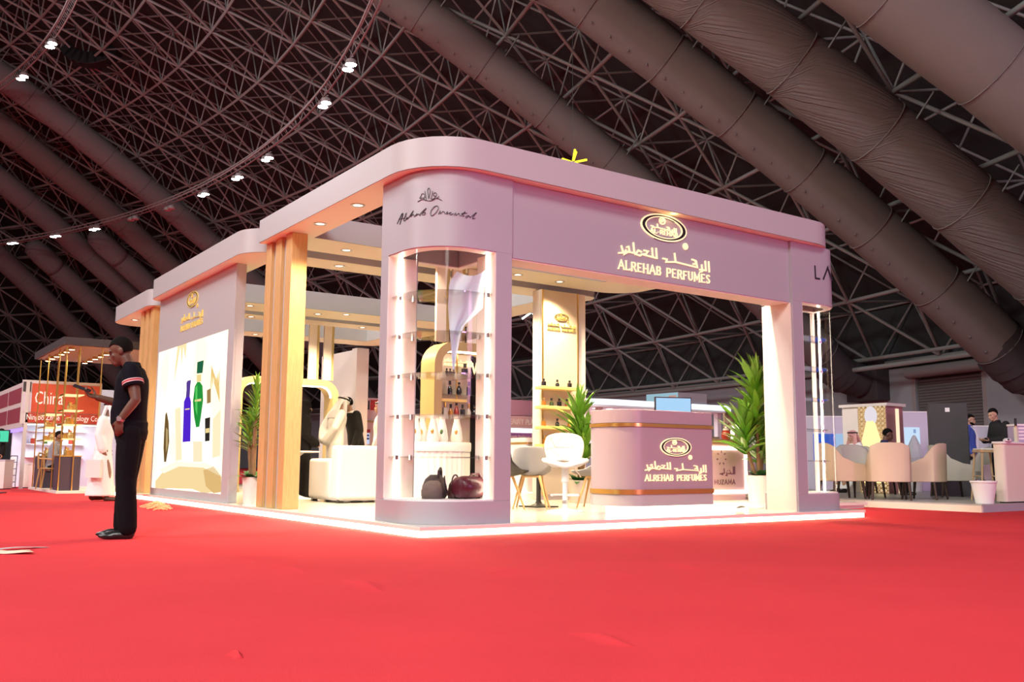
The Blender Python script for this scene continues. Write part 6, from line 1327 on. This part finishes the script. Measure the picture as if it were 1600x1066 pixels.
# ------------------------------------------------------------------ stands at the far left
# gold pole display stand
GX, GY, GZ = -.80, 13.62, .10
t = thing('gold_pole_stand', 'open display stand of slim gold poles under a dark spotlit canopy, far left', 'exhibition stand', (GX + 1.2, GY + 1.6, 0))
obj('deck', MB().box(GX, GX + 2.6, GY, GY + 3.6, 0, .06), M_cream, t, True, smooth=0, bevel=.004)
gz1 = 3.10
obj('canopy', MB().box(GX - .05, GX + 2.6, GY - .02, GY + 3.7, gz1, gz1 + .16), M_dark, t, True, smooth=0); obj('canopy_soffit', MB().box(GX, GX + 2.5, GY + .05, GY + 3.6, gz1 - .012, gz1 - .001), mat('walnut_soffit', (.32, .20, .10), .5), t, True, smooth=0)
for i in range(6):
    for x in (GX + .18, GX + 1.0): 
        y = GY + .35 + i * .58; d = obj('spotlight', MB().lathe([(.045, gz1 - .07), (.06, gz1 - .07), (.06, gz1 - .013), (.045, gz1 - .013)], 10, (x, y, 0), False), M_goldp, t, True); obj('lamp_disc', MB().lathe([(.001, gz1 - .072), (.058, gz1 - .072)], 10, (x, y, 0), False), emat('spot_warm', (1, .76, .42), 14), d, True)
for (x, y) in ((GX + .04, GY + .06), (GX + .04, GY + .85), (GX + .04, GY + 2.2), (GX + .04, GY + 3.3), (GX + .30, GY + .06), (GX + .42, GY + .85), (GX + .42, GY + 2.2), (GX + .42, GY + 3.3), (GX + .75, GY + .10)): obj('gold_pole', MB().tube([(x, y, .06), (x, y, gz1 - .013)], .014, 8), M_gold, t, True)
lamp('pole_stand_light', 'AREA', (GX + .9, GY + 1.6, gz1 - .12), (GX + .9, GY + 1.6, 0), 45, (1, .72, .40), 1.6)
CT = []
for nm, y0, y1 in (('dark plinth box at the near corner of the gold pole stand', GY + .08, GY + .82), ('dark plinth box at the rear of the gold pole stand', GY + 2.2, GY + 3.3)):
    t = thing('plinth_box', nm, 'plinth', (GX + .25, (y0 + y1) / 2, .061)); obj('box_body', MB().box(GX + .06, GX + .46, y0 + .02, y1, .061, .76), mat('dark_purple_box', (.05, .04, .065), .5), t, True, smooth=0, bevel=.006); obj('box_top', MB().box(GX + .05, GX + .47, y0 + .01, y1 + .01, .761, .785), M_gold, t, True, smooth=0); CT.append((y0, y1))
rn = random.Random(21); nn_ = 0; lv = ('lowest', 'second', 'third', 'upper', 'top')
for bi, (y0, y1) in enumerate(CT):
    for li, z in enumerate((1.12, 1.42, 1.72, 2.05)):
        if bi and li == 3: continue
        t = thing('glass_tray', '%s lit gold-rimmed tray of the %s stack on the gold pole stand' % (lv[li], ('near', 'rear')[bi]), 'shelf', (GX + .26, (y0 + y1) / 2, z)); obj('tray_plate', MB().box(GX + .07, GX + .45, y0 + .06, y1 - .03, z, z + .02), emat('tray_glow', (1, .76, .36), 1.3), t, True, smooth=0); obj('tray_rim', MB().box(GX + .062, GX + .07, y0 + .05, y1 - .02, z - .005, z + .03), M_gold, t, True, smooth=0)
    for li, z in enumerate((.786, 1.141, 1.441, 1.741)):
        if bi and li == 3: continue
        for q in range(3):
            y = y0 + .14 + q * (y1 - y0 - .28) / 2; nm = ('gift_box', 'gold_vase', 'perfume_bottle')[(q + li) % 3]; lab = '%s on the %s level of the %s gold stack, %s' % (('small amber gift box', 'small gold vase', 'small honey glass bottle')[(q + li) % 3], ('box top', 'lowest tray', 'second tray', 'third tray')[li], ('near', 'rear')[bi], ('nearest', 'middle', 'farthest')[q])
            if nm == 'perfume_bottle': bottle((GX + .25, y, z), lab, M_honey, .2, .035, M_gold, 'goods on the gold pole stand')
            else:
                g = thing(nm, lab, 'box' if nm == 'gift_box' else 'vase', (GX + .24, y, z), 0, 'goods on the gold pole stand')
                if nm == 'gift_box': obj('box', MB().box(-.06, .06, -.06, .06, 0, .09), mat('amber_box', (.5, .25, .05), .4), g, smooth=0, bevel=.004); obj('lid', MB().box(-.063, .063, -.063, .063, .091, .115), M_gold, g, smooth=0)
                else: obj('vase', MB().lathe([(.001, 0), (.04, 0), (.065, .07), (.03, .14), (.001, .14)], 12), M_goldp, g); obj('rim', MB().lathe([(.031, .14), (.042, .165), (.035, .165), (.025, .14)], 12, cap=False), M_gold, g)
q = at(82, 700, 20.9); t = thing('wooden_chair', 'light wooden armchair of the seated man in the gold pole stand', 'chair', (q.x, q.y, .062), face_dir(IMG_R * .9 + AWAY * .2)); 
M_oak = wood('oak', (.60, .36, .14), (.50, .28, .10))
for sx in (-1, 1):
    for sy in (-1, 1): obj('leg', MB().tube([(.2 * sx, .18 * sy, .43), (.23 * sx, .23 * sy, 0)], [.02, .014], 8), M_oak, t)
    obj('arm_rest', MB().tube([(.23 * sx, -.20, .66), (.24 * sx, .18, .64), (.23 * sx, .2, .43)], .018, 8), M_oak, t)
obj('seat', MB().prism(rrect(-.22, .22, -.2, .2, (.04,) * 4), .431, .455), M_oak, t); obj('back_rail', MB().tube([(-.23, -.2, .43), (-.23, -.22, .76), (0, -.26, .78), (.23, -.22, .76), (.23, -.2, .43)], .02, 8), M_oak, t)
# red fascia stand
ND = 22.6; n0 = at(36, 700, ND); NX, NY = n0.x, n0.y; N = lambda x, y: ony(x, y, NY); NX2 = N(156, 640).x; zt = N(40, 595).z; M_redf = mat('red_fascia', (.62, .085, .035), .5); M_wframe = mat('shell_frame', (.70, .66, .64), .5)
t = thing('red_fascia_stand', 'white shell stand with red lettered fascia behind the gold pole stand', 'exhibition stand', ((NX + NX2) / 2, NY + 1, 0))
def nb(nm, x0, y0, x1, y1, m, o0=0.0, o1=-.03): p, q = N(x0, y0), N(x1, y1); obj(nm, MB().box(p.x, q.x, NY + o1, NY + o0, N(70, y1).z, N(70, y0).z), m, t, True, smooth=0)
nb('fascia_frame', 36, 595, 156, 663, M_wframe, .08, 0); nb('red_banner', 51, 600, 154, 645, M_redf, -.001, -.02); nb('name_strip', 40, 646, 154, 661, mat('red_strip', (.50, .05, .03), .5), -.001, -.03); nb('dark_inset', 37, 598, 48, 613, M_dark, -.001, -.02); nb('pale_inset', 37, 615, 48, 644, M_lil, -.001, -.02)
text('banner_lettering', 'China', mat('white_letter', (.85, .78, .72), .5, emit=(1, .9, .85), es=.3), t, XZ(NY - .02), N(54, 630).x, N(98, 630).x, N(70, 632).z, N(70, 612).z, .012)
text('banner_lettering', 'town', mat('white_letter', (.85, .78, .72), .5), t, XZ(NY - .02), N(108, 630).x, N(150, 630).x, N(70, 632).z, N(70, 618).z, .012) if False else None
text('strip_lettering', 'Ningbo Zhihe Technology Co', mat('white_letter', (.85, .78, .72), .5, emit=(1, .9, .85), es=.3), t, XZ(NY - .03), N(41, 654).x, N(152, 654).x, N(70, 659.5).z, N(70, 648).z, .008)
obj('back_wall', MB().box(NX, NX2 + 1.5, NY + 1.9, NY + 2.0, 0, zt), mat('lit_white_wall', (.72, .76, .85), .6), t, True, smooth=0); obj('lit_ceiling_strip', MB().box(NX + .1, NX2, NY + .15, NY + .35, N(70, 664).z, N(70, 663).z + .03), emat('cool_strip', (.85, .92, 1), 4), t, True, smooth=0)
obj('corner_post', MB().box(NX - .03, NX + .05, NY - .03, NY + .05, 0, zt), M_wframe, t, True, smooth=0); 
q = onz(37, 763, 0); tt = thing('small_counter', 'narrow cream counter between leaflet rack and dark plinth boxes, far left', 'counter', (q.x, q.y, 0), -YAW); obj('body', MB().box(-.10, .10, 0, .3, .02, .58), M_cream, tt, smooth=0, bevel=.006); obj('top', MB().box(-.11, .11, -.01, .31, .581, .60), M_white, tt, smooth=0); obj('foot', MB().box(-.09, .09, .01, .29, 0, .02), M_dark, tt, smooth=0)
q = onz(-6, 765, 0); tt = thing('side_counter', 'white counter cut by the left edge of the view below the television', 'counter', (q.x, q.y, 0), -YAW); obj('body', MB().box(-.30, .16, 0, .4, .02, .66), M_white, tt, smooth=0, bevel=.006); obj('top', MB().box(-.31, .17, -.01, .41, .661, .69), M_lil, tt, smooth=0); obj('foot', MB().box(-.28, .14, .02, .38, 0, .02), M_dark, tt, smooth=0)
for i in range(3): obj('wall_shelf', MB().box(NX + .3, NX2, NY + 1.65, NY + 1.9, .75 + .33 * i, .77 + .33 * i), M_white, t, True, smooth=0)
lw = onx(-25, 640, NX).y
obj('side_fascia', MB().box(NX - .03, NX, NY, lw, N(36, 668).z, zt), M_wframe, t, True, smooth=0)
for i in range(3):
    for j in range(2):
        y0 = NY + .12 + i * (lw - NY) / 3; z0 = N(36, 658 - 32 * j).z; obj('side_poster', MB().box(NX - .045, NX - .031, y0, y0 + (lw - NY) / 3 - .2, z0, z0 + .36), mat('dull_red_poster', (.30, .06, .09), .5), t, True, smooth=0)
obj('violet_led', MB().box(NX - .04, NX + .02, NY + .1, lw, N(36, 673).z, N(36, 668.5).z), emat('violet_led', (.35, .22, 1), 2.0), t, True, smooth=0)
lamp('stand_light', 'AREA', (NX + 1.2, NY + .9, N(70, 664).z), (NX + 1.2, NY + 1.2, 0), 40, (.85, .92, 1), 1.2)
for k, (x, m, nm) in enumerate(((.45, M_ruby, 'red'), (.75, M_green, 'olive'), (1.05, M_honey, 'amber'), (1.35, M_ruby, 'red'))): bottle((NX + x, NY + 1.75, 1.101), '%s bottle on the wall shelf of the red fascia stand, %s' % (nm, ('leftmost', 'second from left', 'third from left', 'rightmost')[k]), m, .22, .05, M_white, 'goods on the red fascia stand shelf')
q = onz(18, 763, 0); t = thing('leaflet_rack', 'black wire leaflet rack with four tiers of white leaflets, left edge', 'rack', (q.x, q.y, 0), -YAW)
for sx in (-1, 1): obj('rack_post', MB().tube([(.08 * sx, 0, 0), (.08 * sx, .02, .78)], .010, 6), M_black, t)
obj('rack_foot', MB().box(-.10, .10, -.08, .10, 0, .02), M_black, t, smooth=0); obj('rack_top', MB().tube([(-.08, .02, .78), (.08, .02, .78)], .010, 6), M_black, t)
for i in range(4):
    z = .14 + .16 * i; obj('tier', MB().box(-.08, .08, -.06, .01, z, z + .015), M_black, t, smooth=0); obj('leaflets', MB().obox((0, -.02, z + .075), (.13, .02, .115), Matrix.Rotation(-.2, 3, 'X')), M_white, t, smooth=0)
q = at(3, 690, 19.6); t = thing('television', 'television with green and blue picture at the far left edge', 'television', (q.x, q.y, .0), -YAW); zq1, zq0 = at(3, 672, 19.6).z, at(3, 692, 19.6).z
obj('casing', MB().box(-.25, .14, 0, .04, zq0, zq1), M_black, t, smooth=0); obj('screen', MB().box(-.24, .13, -.005, -.0005, zq0 + .02, zq1 - .02), emat('tv_green', (.10, .75, .45), 1.0), t, smooth=0); obj('stand_pole', MB().tube([(-.05, .02, 0), (-.05, .02, zq0)], .025, 8), M_black, t); obj('stand_base', MB().box(-.2, .1, -.1, .14, 0, .02), M_black, t, smooth=0)
# starburst lamps hung under the roof
for (px, py, D, col, n_, sz, lab) in ((895, 254, 26, (1, .85, .05), 9, .42, 'yellow starburst lamp peeping over the sign beam'), (832, 487, 30, (.9, 1, .95), 7, .42, 'white starburst lamp beside the cream display column')):
    p = at(px, py, D); t = thing('starburst_lamp', lab, 'lamp', p); obj('hub', MB().ell((0, 0, 0), (.06, .06, .06), None, 10, 8), M_steel, t, smooth=180); obj('hanging_wire', MB().tube([(0, 0, 0), (0, 0, 4)], .008, 4), M_black, t, smooth=0)
    for i in range(n_):
        d = Vector((math.cos(i * 2.4) * math.sqrt(1 - ((i + .5) / n_ * 2 - 1) ** 2), math.sin(i * 2.4) * math.sqrt(1 - ((i + .5) / n_ * 2 - 1) ** 2), (i + .5) / n_ * 2 - 1)); obj('light_tube', MB().tube([d * .07, d * sz], .035, 6), emat('star_%d' % n_, col, 1.6), t)
